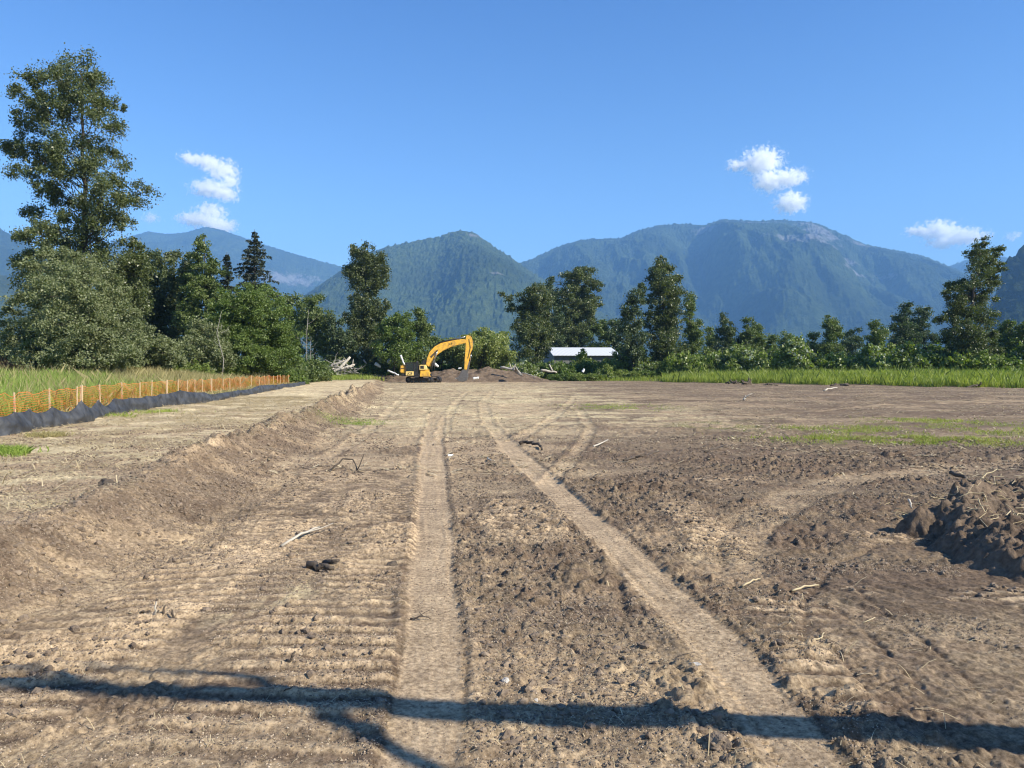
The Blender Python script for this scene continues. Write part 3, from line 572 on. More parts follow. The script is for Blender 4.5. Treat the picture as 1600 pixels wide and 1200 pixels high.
bare('pale bare trunk under the small trees left of the tall poplar', 480, 104, 572, 484, .06, 4, 5)
bare('shorter pale bare trunk beside the one under the small trees', 487, 106, 572, 526, .05, 5, 3)
tree('dark green tree peeking out behind the round hazel', 'tree', 452, 130, [(452, 520), (450, 465)], [(448, 468, 16, 10), (455, 485, 18, 16), (462, 510, 18, 20), (455, 545, 22, 24)], 'mid', .32, 5, 41, rc=.7, trad=.2)
tree('rounded green tree over the pale bare trunks', 'tree', 492, 125, [(492, 520), (490, 465)], [(490, 468, 13, 9), (488, 484, 19, 15), (502, 498, 16, 18), (480, 510, 14, 18), (505, 530, 14, 22)], 'mid', .3, 5, 42, rc=.7, trad=.2)
for i, (x, tp, w_, l) in enumerate([(519, 494, 9, 'thin dark tree midway between the rounded tree and the tall poplar'), (533, 500, 8, 'thin dark tree nearest the left side of the tall poplar'), (545, 520, 10, 'low dark tree tucked against the left foot of the tall poplar')]):
    tree(l, 'tree', x, 122, [(x, 540), (x, tp+5)], [(x, tp+6, w_*.6, 8), (x-2, tp+22, w_, 14), (x+2, tp+42, w_*1.1, 18), (x, tp+62, w_*1.3, 16)], 'dark', .3, 4.3, 45+i, rc=.6, trad=.15)
tree('tall narrow-waisted poplar standing alone against the middle mountain', 'tree', 573, 127, [(573, 520), (571, 455), (574, 395)],
  [(556, 396, 9, 13), (575, 396, 10, 11), (597, 408, 10, 13), (566, 410, 14, 14), (546, 424, 9, 9), (560, 430, 17, 13), (580, 424, 18, 16), (601, 430, 8, 14), (572, 446, 20, 10), (592, 446, 10, 7), (572, 462, 16, 9), (557, 478, 14, 13), (578, 480, 18, 14), (600, 477, 9, 8), (550, 498, 12, 12), (572, 503, 22, 14), (596, 495, 12, 12), (560, 525, 22, 16), (585, 525, 20, 18), (575, 552, 30, 20)], 'poplar', .27, 4.4, 51, 'poplar_tree', .55, .35, elong=1.4, gapp=.15)
tree('bushy green tree just right of the tall narrow-waisted poplar', 'tree', 616, 118, [(616, 540), (616, 505)], [(626, 500, 16, 10), (608, 512, 16, 14), (626, 522, 20, 18), (608, 545, 22, 22), (635, 548, 20, 20)], 'green', .28, 5, 52, rc=.6, trad=.15)
tree('upright green tree left of the excavator boom with a rounded top', 'tree', 657, 124, [(657, 540), (656, 495)], [(656, 494, 10, 9), (657, 510, 16, 14), (662, 530, 20, 16), (655, 552, 24, 18)], 'mid', .3, 5, 53, rc=.6, trad=.15)
tree('dark bush filling the gap behind the excavator boom', 'bush', 690, 132, [(690, 560), (690, 540)], [(688, 540, 14, 10), (695, 555, 22, 16), (680, 562, 20, 12)], 'mid', .3, 5, 54, 'bush', .6, .1)
tree('weeping willow with pale yellow-green drooping crown behind the excavator arm', 'tree', 752, 128, [(752, 550), (752, 520)], [(712, 528, 16, 10), (750, 519, 20, 10), (784, 526, 15, 11), (700, 540, 14, 12), (732, 532, 22, 14), (768, 534, 24, 14), (724, 552, 24, 16), (758, 552, 26, 16), (790, 550, 14, 18)], 'weep', .36, 8, 55, 'weeping_willow_tree', .75, .3, droop=1.0)
tree('dark leaning tree with an outlying branch left of the shed', 'tree', 836, 141, [(838, 540), (834, 500), (838, 455)], [(784, 459, 5, 4), (794, 466, 6, 6), (800, 482, 7, 9), (838, 452, 14, 9), (830, 468, 15, 14), (850, 468, 14, 14), (820, 490, 16, 15), (842, 492, 18, 18), (812, 515, 14, 16), (835, 520, 22, 18), (852, 530, 14, 22), (825, 548, 24, 20)], 'cotton', .27, 4.8, 56, 'cottonwood_tree', .55, .3, elong=1.2)
tree('narrow dark tree squeezed between the two big trees left of the shed', 'tree', 862, 172, [(862, 540), (861, 445)], [(860, 446, 8, 10), (862, 464, 13, 14), (866, 490, 16, 18), (864, 520, 18, 20), (866, 550, 18, 20)], 'dark', .32, 5, 57, 'cottonwood_tree', .65, .25, elong=1.2)
tree('largest round-topped tree behind the white-roofed shed', 'tree', 900, 176, [(898, 520), (895, 470), (900, 430)], [(893, 428, 15, 8), (912, 428, 14, 9), (900, 442, 24, 13), (926, 448, 13, 10), (890, 462, 22, 14), (915, 466, 20, 14), (932, 476, 7, 6), (895, 486, 26, 16), (920, 492, 14, 14), (884, 512, 24, 20), (910, 516, 24, 18), (875, 540, 22, 20), (905, 545, 30, 18)], 'cotton', .33, 4.8, 58, 'cottonwood_tree', .75, .45)
for i, (x, tp, w_, l, mt) in enumerate([(938, 503, 18, 'low green tree behind the shed, next to the round-topped tree', 'mid'), (962, 498, 14, 'low dark tree behind the right end of the shed', 'dark')]):
    tree(l, 'tree', x, 172, [(x, 540), (x, tp+5)], [(x, tp+7, w_*.7, 8), (x-3, tp+22, w_, 14), (x+3, tp+42, w_*1.1, 16)], mt, .4, 5, 60+i, rc=.8, trad=.2)
tree('dark tree on the left of the pointed trio right of the shed', 'tree', 990, 128, [(990, 540), (994, 460)], [(1000, 452, 7, 8), (996, 468, 13, 12), (988, 486, 15, 15), (984, 508, 17, 17), (986, 535, 22, 20), (990, 556, 22, 14)], 'dark', .28, 5, 64, 'poplar_tree', .55, .25, elong=1.2)
tree('tallest pointed tree of the trio right of the shed', 'tree', 1035, 132, [(1035, 540), (1036, 480), (1033, 415)], [(1031, 408, 8, 7), (1027, 420, 12, 8), (1043, 420, 9, 9), (1034, 434, 20, 9), (1020, 442, 12, 8), (1060, 436, 5, 9), (1038, 450, 19, 12), (1056, 458, 12, 16), (1030, 470, 20, 14), (1048, 484, 18, 16), (1026, 500, 20, 18), (1046, 512, 20, 18), (1030, 535, 24, 20), (1050, 548, 24, 16)], 'cotton', .27, 4.6, 65, 'poplar_tree', .55, .33, elong=1.2, gapp=.2)
tree('slimmer tree on the right of the pointed trio', 'tree', 1078, 134, [(1078, 540), (1078, 465)], [(1078, 468, 6, 9), (1077, 484, 9, 12), (1080, 503, 12, 14), (1082, 525, 16, 16), (1078, 548, 20, 16)], 'mid', .28, 4.8, 66, 'poplar_tree', .55, .25, elong=1.2)
# ---- right background trees
RB = [(1133, 491, 14, 150, 'dark', 'compact dark cone-shaped tree right of the pointed trio'), (1157, 522, 10, 155, 'dark', 'small dark tree just right of the compact cone-shaped tree'), (1170, 496, 10, 150, 'mid', 'left half of the twin-topped tree mid right'), (1182, 501, 10, 152, 'mid', 'right half of the twin-topped tree mid right'),
      (1298, 494, 15, 140, 'mid', 'broad pointed tree standing before the far pale wood'), (1270, 520, 12, 142, 'mid', 'small round tree left of the broad pointed tree'), (1366, 502, 15, 125, 'mid', 'knobbly-topped tree midway along the right belt'), (1412, 473, 15, 165, 'dark', 'taller left one of the two hazy round trees'), (1440, 480, 17, 170, 'dark', 'shorter right one of the two hazy round trees'),
      (1332, 514, 17, 210, 'dark', 'bluish rounded far tree behind the broad pointed tree'), (1572, 497, 16, 120, 'mid', 'pointed tree right of the tall leaning cottonwood'), (1600, 502, 16, 118, 'mid', 'tree cut by the right edge of the photo'), (1110, 512, 12, 160, 'mid', 'low tree between the pointed trio and the cone-shaped tree'), (1205, 520, 14, 160, 'mid', 'low bushy tree right of the twin-topped tree'), (1232, 518, 14, 165, 'mid', 'low bushy tree further right of the twin-topped tree')]
for i, (x, tp, w_, D, mt, l) in enumerate(RB):
    rr = random.Random(i); b_ = [(x, tp+7, w_*.55, 8)]; y = tp+20; k = 0
    while y < 568: b_.append((x+rr.uniform(-.3, .3)*w_, y, w_*(.8+.12*k)*rr.uniform(.85, 1.1), 12)); b_.append((x+rr.choice((-1, 1))*w_*.55, y+8, w_*.6, 9)); y += 17; k += 1
    tree(l, 'tree', x, D, [(x, 540), (x, tp+6)], b_, mt, .24*D/120, 4.8, 80+i, rc=.55*D/120, trad=.2, gapp=.18)
tree('tall leaning dark cottonwood near the right edge', 'tree', 1515, 100, [(1515, 520), (1520, 460), (1533, 410), (1531, 380)],
  [(1530, 380, 7, 8), (1516, 395, 7, 5), (1556, 393, 7, 10), (1530, 395, 13, 10), (1550, 408, 12, 10), (1528, 412, 14, 10), (1556, 424, 8, 8), (1540, 428, 16, 11), (1522, 438, 12, 10), (1545, 446, 13, 9), (1482, 450, 9, 6), (1498, 446, 12, 10), (1475, 458, 8, 6), (1515, 462, 18, 13), (1540, 468, 12, 12), (1492, 472, 14, 11), (1468, 500, 8, 8), (1485, 494, 12, 10), (1510, 490, 20, 14), (1536, 496, 14, 16), (1500, 516, 22, 16), (1528, 522, 20, 18), (1545, 540, 14, 22), (1498, 545, 26, 20), (1520, 556, 28, 16)], 'cotton', .19, 4.6, 70, 'cottonwood_tree', .5, .33, gapp=.12, fillk=.25)
# ---- far wood that reads as one mass
def mass(name, label, n, xr, Df, hf, s, mat, seed):
    rng = np.random.default_rng(seed); px = rng.uniform(*xr, n); D = Df*(1+.12*rng.random(n)); x = (px-800)/F*D
    h = hf*(.45+.9*fbm(px/22, px*0, seed, 3))*(.75+.25*fbm(px/6, px*0, seed+3, 2)); z = h*rng.random(n)**.7
    V, Fq = leafquads(rng, np.stack([x, D, z], 1), s); return tag(mesh(name, V, Fq, M[mat]), label, 'wood', kind='stuff')
mass('far_wood', 'far-off low wood behind the field, a dark green line below the mountains', 30000, (-150, 1750), 330, 9.5, 1.3, 'dark', 5)
# ---- shrubs: prototypes then copies
def shrub_proto(label, group, mat, w, h, s, seed, pale=0, D=118, at=(800, 100)):
    sc = D/F; rr = random.Random(seed); bl = []
    for k in range(7):
        u = rr.uniform(-1, 1); bl.append((at[0]+u*w*.7/sc, HY+CAMH/sc-(.2+.55*rr.random())*h*(1-.5*abs(u))/sc, w*rr.uniform(.28, .5)/sc, h*rr.uniform(.22, .36)/sc))
    bl.append((at[0], HY+CAMH/sc-.25*h/sc, w/sc, .28*h/sc))
    return tree(label, 'bush', at[0], D, [(at[0], HY+CAMH/sc-.7*h/sc)], bl, mat, s, 5.2, seed, 'shrub', .34, .05, group=group, pale=pale)
groups = {}
PB = [('shrub', 2.1, 2.4, .2, 101, 0), ('green', 2.0, 2.1, .2, 102, 0), ('shrub', 1.7, 2.8, .2, 103, .16), ('mid', 2.2, 2.3, .2, 104, 0), ('shrub', 1.5, 3.2, .2, 105, .07)]
protos = []
def shrub(k, px, D, sc=1.0, sz=1.0, label='', group=''):
    x = (px-800)/F*D; z = GZ(x, D)-.05
    key = k
    if key not in groups:
        m_, w_, h_, s_, sd, pl = PB[k]; p = shrub_proto(label, group, m_, w_, h_, s_, sd, pl); groups[key] = p
        p.location = (x, D, z); p.scale = (sc, sc, sc*sz); return p
    q = copy_thing(groups[key], (x, D, z), random.random()*6.28, (sc, sc, sc*sz), label); q['group'] = group; return q
random.seed(4)
Lr = 'green shrub in the dense belt behind the right-hand grass strip'; Gr = 'shrubs behind the right grass strip'
for i, px in enumerate(range(1060, 1640, 12)):
    k = random.choice([0, 1, 2, 3, 4, 0, 2]); Dd = IP(px, [1060, 1300, 1600], [118, 108, 92])+random.uniform(-1, 10)
    shrub(k, px+random.uniform(-5, 5), Dd, random.uniform(1.2, 1.9), random.uniform(.9, 1.25), Lr if k not in (2,) else 'shrub flecked with whitish leaves in the belt behind the right-hand grass strip', Gr)
Lm = 'leafy shrub below the white-roofed shed, along the edge of the bare field'
for i, px in enumerate(range(850, 1060, 15)):
    k = random.choice([0, 1, 0, 4, 1]); shrub(k, px+random.uniform(-4, 4), 128+random.uniform(0, 8), random.uniform(1.4, 1.75), random.uniform(1.0, 1.2), Lm, 'shrubs below the shed')
shrub(2, 818, 124, 1.1, 1.15, 'shrub thick with whitish leaves beside the bleached log left of the shed', 'whitish shrubs')
shrub(2, 834, 128, 1.0, .9, 'smaller whitish shrub right behind the bleached log left of the shed', 'whitish shrubs')
shrub(2, 1005, 124, 1.0, .9, 'whitish plumed shrub right of the shed roof', 'whitish shrubs')
shrub(2, 1026, 125, 1.0, .95, 'whitish plumed shrub below the tallest tree of the pointed trio', 'whitish shrubs')
Lb = 'leafy shrub behind the excavator and the soil heap'
for i, px in enumerate(range(585, 850, 16)):
    k = random.choice([0, 1, 3, 0]); shrub(k, px+random.uniform(-4, 4), 131+random.uniform(0, 8), random.uniform(1.2, 1.7), random.uniform(.85, 1.1), Lb, 'shrubs behind the excavator')
Ll = 'green shrub in the thicket between the orange fence end and the log pile'
for i, (px, D, q) in enumerate([(440, 92, 1.1), (455, 96, 1.3), (470, 92, 1.1), (484, 98, 1.4), (494, 120, 1.3), (512, 121, 1.6), (528, 122, 1.6), (545, 122, 1.6), (562, 121, 1.4), (585, 123, 1.5), (600, 123, 1.4), (420, 86, 1.0), (400, 84, .9), (380, 80, .9), (536, 122, 1.6), (472, 101, 1.5), (575, 121, 1.2)]):
    shrub(random.choice([0, 1, 1, 3]), px, D, q, 1.0, Ll, 'shrubs by the log pile')
Le = 'low green shrub at the left meadow edge under the trees'
for i, (px, D) in enumerate([(-20, 56), (8, 58), (30, 57), (50, 58), (92, 55), (110, 57), (150, 57), (240, 63), (330, 71), (380, 74), (400, 76), (425, 78), (445, 80), (195, 62), (222, 64), (285, 66), (305, 70), (355, 72), (180, 58), (70, 57), (130, 56), (270, 63)]):
    shrub(random.choice([0, 3, 1]), px, D, random.uniform(.9, 1.2), .9, Le, 'shrubs at the meadow edge')
# ------------------------------------------------------------------ grass
def blades(name, label, pts, h, w, mat, seed, lean=.35, group=None, cat='grass'):
    rng = np.random.default_rng(seed); n = len(pts); z = ground(pts[:, 0], pts[:, 1])-.02
    a = rng.random(n)*2*pi; hh = h*(.55+.7*rng.random(n))*(.6+.75*fbm(pts[:, 0]*.6, pts[:, 1]*.6, seed, 3)); ww = w*(.6+.8*rng.random(n))
    b = np.stack([pts[:, 0], pts[:, 1], z], 1); d = np.stack([np.cos(a), np.sin(a), 0*a], 1)*ww[:, None]
    l = rng.normal(size=(n, 2))*lean*hh[:, None]; m_ = b+np.concatenate([l*.35, (hh*.6)[:, None]], 1); tp = b+np.concatenate([l, hh[:, None]], 1)
    V = np.stack([b-d, b+d, m_+d*.8, tp, m_-d*.8], 1).reshape(-1, 3); Fq = np.arange(n*5).reshape(-1, 5)
    o = mesh(name, V, Fq, M[mat]); return tag(o, label, cat, group, kind='stuff')
def scat(n, pxr, Dr, seed, ok=None):
    rng = np.random.default_rng(seed); D = sqrt(1)*np.sqrt(rng.uniform(Dr[0]**2, Dr[1]**2, n)); px = rng.uniform(*pxr, n)
    p = np.stack([(px-800)/F*D, D], 1); return p if ok is None else p[ok(p)]
SF = np.array([(-60, 688, 675), (0, 682, 653), (22, 679, 646), (46, 673, 641), (62, 670, 647), (80, 667, 637), (106, 663, 646), (128, 660, 627), (142, 655, 640), (153, 652, 626), (165, 650, 637), (178, 647, 624), (205, 642, 623), (230, 639, 620), (250, 636, 617), (280, 633, 611), (320, 628, 614), (333, 626, 617), (360, 622, 613), (390, 617, 609), (405, 613, 603), (430, 609, 602), (458, 604, 600), (476, 601, 597)], float)
def sf_world(px, yb):
    z = .33
    D = (CAMH-z)*F/(yb-HY); return (px-800)/F*D, D
sfx = np.array([sf_world(a, b_)[0] for a, b_, c_ in SF]); sfy = np.array([sf_world(a, b_)[1] for a, b_, c_ in SF]); sft = CAMH-(SF[:, 2]-HY)*sfy/F
def SFX(y): return IP(y, np.r_[5, sfy, 110], np.r_[-10.5, sfx, -28])
ok = lambda p: p[:, 0] < OX(p[:, 1])-.25
lowg = scat(40000, (-200, 470), (13, 88), 31, lambda p: (p[:, 0] < SFX(p[:, 1])-.2) & (p[:, 0] > OX(p[:, 1])-.6))
blades('fence_grass', 'low dry yellow-brown grass between the silt fence and the orange fence', lowg, .35, .015, 'seed', 32, .6)
pm = scat(190000, (-260, 520), (15, 88), 1, ok)
yel = fbm(pm[:, 0]*.25, pm[:, 1]*.12, 5, 3)+.22*ss(34, 60, pm[:, 1])-.12*ss(-22, -32, pm[:, 0])
blades('meadow_grass', 'tall green meadow grass behind the orange fence', pm[yel < .76], .85, .012, 'lgrass', 2, .3)
blades('dry_grass', 'yellow seeding grass in the back part of the left meadow', np.concatenate([pm[yel >= .76], scat(22000, (190, 440), (46, 62), 8, ok)]), 1.0, .013, 'seed', 3)
pe = scat(7000, (-100, 260), (27, 60), 21, ok); blades('seed_heads', 'scattered straw-coloured grass heads in the left meadow', pe, 1.0, .012, 'seed', 22)
blades('brown_reeds', 'brown reeds at the left edge in front of the willow bush', scat(2500, (-60, 42), (50, 54), 9), 1.6, .03, 'brown', 4, .15)
okr = lambda p: (p[:, 0]/p[:, 1]*F > 235) & (p[:, 1] > EDGE(p[:, 0])+(fbm(p[:, 0]*.5, p[:, 1]*.5, 3, 3)-.5)*5)
blades('field_edge_grass', 'bright green grass strip along the right far edge of the bare field', scat(170000, (830, 1700), (62, 128), 5, okr), .95, .03, 'grass', 6, .3)
blades('tall_weeds', 'taller leafy weeds scattered through the right-hand grass strip', scat(9000, (1040, 1700), (76, 122), 55, okr), 1.35, .05, 'shrub', 56, .35)
blades('rough_grass', 'rough green grass at the foot of the shrubs around the soil heap', scat(40000, (430, 1045), (92, 135), 6, lambda p: p[:, 1] > EDGE(p[:, 0])+3), .6, .035, 'grass', 7, .3)
def tuft(pts_px, n, h, w, mat, seed, label, name='grass_patch'):
    rng = np.random.default_rng(seed); out = []
    for (gx_, gy_, a, b_) in pts_px: out.append(np.stack([gx_+rng.normal(size=n)*a*.6, gy_+rng.normal(size=n)*b_*.6], 1))
    p = np.concatenate(out); k = fbm(p[:, 0]*1.2, p[:, 1]*1.2, 181, 3) > .44; return blades(name, label, p[k], h, w, mat, seed, .6)
tuft(GP[:6], 1500, .10, .008, 'grass', 11, 'sparse bright grass patch left in the bare soil at right')
tuft([GP[6]], 1000, .08, .007, 'lgrass', 12, 'thin grass patch at the foot of the soil bank near the centre')
tuft(GP[:6], 700, .11, .008, 'seed', 61, 'dry yellow blades among the sparse grass patch at right')
tuft([GP[7]], 1000, .09, .01, 'grass', 13, 'thin grass patch in the middle distance right of the tyre tracks')
tuft([GP[8]], 500, .09, .007, 'seed', 14, 'small yellowed grass patch left of the bright right-hand patch')
tuft([(*P(12, 708, .33), .45, .35)], 900, .14, .009, 'lgrass', 15, 'small clump of fresh grass on the bank top at the left edge')
tuft([(*P(75, 682, .33), .35, .3)], 700, .16, .009, 'seed', 16, 'small brownish grass tuft against the foot of the black silt fence')
tuft([(*P(205, 650, .35), .6, .5), (*P(255, 643, .35), .9, .6)], 500, .14, .01, 'grass', 17, 'low weeds along the foot of the black silt fence')
# straw litter
def litter(name, label, n, ptsf, L, w, seed, mat='straw', tilt=.22):
    rng = np.random.default_rng(seed); p = ptsf(rng, n); n = len(p); z = ground(p[:, 0], p[:, 1])+.006
    a = rng.normal(size=n)*.9+.2; l = L*(.4+rng.random(n)**2*1.8); d = np.stack([np.cos(a)*l, np.sin(a)*l, rng.normal(size=n)*l*tilt], 1)*.5
    q = np.stack([-np.sin(a), np.cos(a), 0*a], 1)*(w*(.6+.8*rng.random(n)))[:, None]*.5; c = np.stack([p[:, 0], p[:, 1], z+np.abs(d[:, 2])], 1)
    k = np.stack([0*a, 0*a, l*.07], 1); V = np.stack([c-d-q, c-q+k, c+d-q, c+d+q, c+q+k, c-d+q], 1).reshape(-1, 3)
    i = np.arange(n)[:, None]*6; Fq = np.concatenate([i+np.array([[0, 1, 4, 5]]), i+np.array([[1, 2, 3, 4]])])
    return tag(mesh(name, V, Fq, M[mat]), label, 'straw', kind='stuff')
def terr(rng, n):
    y = np.sqrt(rng.uniform(4**2, 45**2, n)); x0 = SFX(y); x1 = TOE(y)-BW(y)+.3; x = x0+(x1-x0)*rng.random(n); k = fbm(x*.9, y*1.8, 161, 4) > .44+.1*rng.random(n); return np.stack([x, y], 1)[k]
litter('straw_litter', 'cut straw strewn over the bank top beside the silt fence', 110000, terr, .13, .009, 1)
def farp(rng, n):
    y = np.sqrt(rng.uniform(14**2, 105**2, n)); x = y*rng.uniform(-.35, .72, n); k = (x > TOE(y)-1) & (y < EDGE(x)-2) & (fbm(x*.35, y*1.0, 171, 4)+.12*ss(2, -6, x) > .42+.16*rng.random(n)); return np.stack([x, y], 1)[k]
litter('straw_scraps', 'pale straw scraps over the far half of the bare field', 60000, farp, .24, .028, 12, tilt=.05)
litter('dark_twigs', 'dark twig and root bits over the far half of the bare field', 16000, farp, .22, .028, 13, 'dwood', .05)
def fieldp(rng, n):
    y = np.sqrt(rng.uniform(3.3**2, 40**2, n)); x = y*rng.uniform(-.6, .75, n); k = (np.abs(x-T1(y)) > .3) & (np.abs(x-T2(y)) > .3) & (fbm(x*.7, y*1.0, 7, 4) > .5-.06*rng.random(n)); return np.stack([x, y], 1)[k]
litter('straw_scraps', 'scattered straw scraps and rootlets on the bare soil', 14000, fieldp, .08, .005, 2)
litter('dark_twigs', 'scattered dark twig bits on the bare soil', 5000, fieldp, .07, .007, 3, 'dwood')
# loose clods as one mass, plus stones
def clodmass(name, label, n, f, rmin, rmax, seed, mat):
    rng = np.random.default_rng(seed); p = f(rng, n); n = len(p); z = ground(p[:, 0], p[:, 1])
    ico = np.array([(0, 0, 1), (.89, 0, .45), (.28, .85, .45), (-.72, .53, .45), (-.72, -.53, .45), (.28, -.85, .45), (.72, .53, -.45), (-.28, .85, -.45), (-.89, 0, -.45), (-.28, -.85, -.45), (.72, -.53, -.45), (0, 0, -1)])
    fi = np.array([(0, 1, 2), (0, 2, 3), (0, 3, 4), (0, 4, 5), (0, 5, 1), (1, 6, 2), (2, 7, 3), (3, 8, 4), (4, 9, 5), (5, 10, 1), (2, 6, 7), (3, 7, 8), (4, 8, 9), (5, 9, 10), (1, 10, 6), (11, 7, 6), (11, 8, 7), (11, 9, 8), (11, 10, 9), (11, 6, 10)])
    r = rmin+(rmax-rmin)*rng.random(n)**4; sq = .6+.8*rng.random((n, 1, 3)); V = ico[None]*sq*(.75+.5*rng.random((n, 12, 1)))*r[:, None, None]
    a = rng.random(n)*6.28; ca, sa = np.cos(a)[:, None], np.sin(a)[:, None]; V = np.stack([V[..., 0]*ca-V[..., 1]*sa, V[..., 0]*sa+V[..., 1]*ca, V[..., 2]*.75], -1)
    V = V+np.stack([p[:, 0], p[:, 1], z+r*.15], 1)[:, None]; Fq = (fi[None]+np.arange(n)[:, None, None]*12).reshape(-1, 3)
    return tag(mesh(name, V.reshape(-1, 3), Fq, M[mat]), label, 'soil', kind='stuff')
def cf(rng, n):
    y = np.sqrt(rng.uniform(3.2**2, 22**2, n)); x = y*rng.uniform(-.7, .75, n)
    dd, _ = dpoly(x, y, DARK); q = fbm(x*1.7, y*1.7, 41, 3)+.25*(np.abs(dd) < 1.3)+.12*((x > T1(y)) & (x < T2(y)))+.1*(x > 2.2)+.12*((x < TOE(y)) & (x > TOE(y)-BW(y)-.5))-.25*((x > 2.5) & (y < 6.5))
    k = (np.abs(x-T1(y)) > .27) & (np.abs(x-T2(y)) > .27) & (q > .58+.1*rng.random(n)-.1*rng.random(n)); return np.stack([x, y], 1)[k]
clodmass('loose_clods', 'loose soil clods scattered over the churned ground', 110000, cf, .005, .032, 4, 'soilclod')
def crumbs(name, label, n, f, rmin, rmax, seed, mat):
    rng = np.random.default_rng(seed); p = f(rng, n); n = len(p); z = ground(p[:, 0], p[:, 1]); o6 = np.array([(1, 0, 0), (0, 1, 0), (-1, 0, 0), (0, -1, 0), (0, 0, 1), (0, 0, -1.)])
    fi = np.array([(0, 1, 4), (1, 2, 4), (2, 3, 4), (3, 0, 4)]); r = rmin+(rmax-rmin)*rng.random(n)**3; V = o6[None]*(.6+.7*rng.random((n, 6, 1)))*r[:, None, None]
    a = rng.random(n)*6.28; ca, sa = np.cos(a)[:, None], np.sin(a)[:, None]; V = np.stack([V[..., 0]*ca-V[..., 1]*sa, V[..., 0]*sa+V[..., 1]*ca, V[..., 2]*.8], -1)+np.stack([p[:, 0], p[:, 1], z+r*.1], 1)[:, None]
    return tag(mesh(name, V.reshape(-1, 3), (fi[None]+np.arange(n)[:, None, None]*6).reshape(-1, 3), M[mat]), label, 'soil', kind='stuff')
def crf(rng, n):
    y = np.sqrt(rng.uniform(3.2**2, 13**2, n)); x = y*rng.uniform(-.7, .72, n); t_ = (np.abs(x-T1(y)) < .22) | (np.abs(x-T2(y)) < .22)
    k = (fbm(x*1.7, y*1.7, 41, 3)+.3*(rng.random(n)-.5)-.25*((x > 2.3) & (y < 7)) > .42) & (~t_ | (rng.random(n) < .12)); return np.stack([x, y], 1)[k]
def bf(rng, n):
    y = rng.uniform(5, 62, n)**1.0; x = TOE(y)-BW(y)*rng.normal(.8, .45, n); return np.stack([x, y], 1)
clodmass('bank_clods', 'clods along the crest and slope of the soil bank', 26000, bf, .005, .036, 44, 'soilclod')
crumbs('soil_crumbs', 'fine soil crumbs over the near ground', 420000, crf, .0025, .012, 41, 'soilclod')
crumbs('pale_grit', 'pale dry grit over the near ground', 120000, crf, .002, .009, 42, 'grit')
litter('fine_roots', 'fine pale rootlets over the near ground', 26000, crf, .035, .0028, 43)
tb = TB(); rng = np.random.default_rng(77)
for k in range(90):
    px = rng.uniform(494, 560); D_ = rng.uniform(114, 119); x, z = XZ(px, 585-rng.random()*22*(1-abs(px-530)/40), D_); a = rng.random()*pi; L_ = rng.uniform(.5, 2.4)
    tb.tube(jitter_line(rng, np.array([x, D_, max(.3, z)]), np.array([x+cos(a)*L_, D_+rng.normal()*.4, max(.35, z+rng.normal()*L_*.35)]), 5, .06), np.linspace(.06, .02, 5)*rng.uniform(.6, 1.5), 4, False)
tag(tb.build('brushwood', M['palebark']), 'tangle of grey branches and roots in and around the log pile', 'brushwood', kind='stuff')
# ------------------------------------------------------------------ small countable bits on the soil
def rock(name, label, px, py, r, seed, mat='stone', cat='stone', sc=(1, .8, .6), z=None):
    x, y = P(px, py, 0 if z is None else z); rng = np.random.default_rng(seed)
    import bmesh
    bm = bmesh.new(); bmesh.ops.create_icosphere(bm, subdivisions=3, radius=r)
    for v in bm.verts:
        d = mnoise.noise(v.co/r*1.3+Vector((seed, 0, 0)))*.5+mnoise.noise(v.co/r*4+Vector((0, seed, 0)))*.2; v.co *= 1+d
        v.co.x *= sc[0]; v.co.y *= sc[1]; v.co.z *= sc[2]
    me = bpy.data.meshes.new(name); bm.to_mesh(me); bm.free(); me.materials.append(M[mat]); o = bpy.data.objects.new(name, me); C.objects.link(o)
    o.location = (x, y, GZ(x, y)+r*sc[2]*.3); o.rotation_euler = (0, 0, seed); return tag(o, label, cat)
rock('stone', 'pale stone just above the long shadow, right of the centre track', 790, 1072, .026, 1)
rock('stone', 'small pale stone beside the tree shadow near the bottom right of the centre track', 838, 1098, .018, 2)
rock('stone', 'half-buried pale stone right of the centre, between the two tracks', 1088, 1049, .03, 3, sc=(1.3, .7, .4))
rock('soil_clod', 'dark fist-sized soil clod left of the centre track', 612, 889, .06, 4, 'dwood', 'clod')
rock('soil_clod', 'largest dark clod of churned soil above the right-hand end of the shadow', 1125, 1172, .07, 5, 'soilclod', 'clod')
rock('soil_clod', 'dark lump of torn roots on the bank slope', 165, 748, .11, 6, 'dwood', 'clod', (1, .8, .7), .5)
rock('soil_clod', 'dark hollow clod halfway down the bank slope', 168, 780, .09, 7, 'dwood', 'clod', (1, .8, .7), .35)
rock('soil_clod', 'dark clod on the bank crest near the track bend', 545, 619, .26, 8, 'soilclod', 'clod', (1, .8, .9), .45)
rock('soil_clod', 'peaked dark clod on the middle of the bank crest', 405, 664, .16, 9, 'soilclod', 'clod', (1, .8, .7), .5)
rock('plastic_scrap', 'white scrap lying on the centre track in the middle distance', 702, 713, .09, 10, 'white', 'scrap', (1, .6, .35))
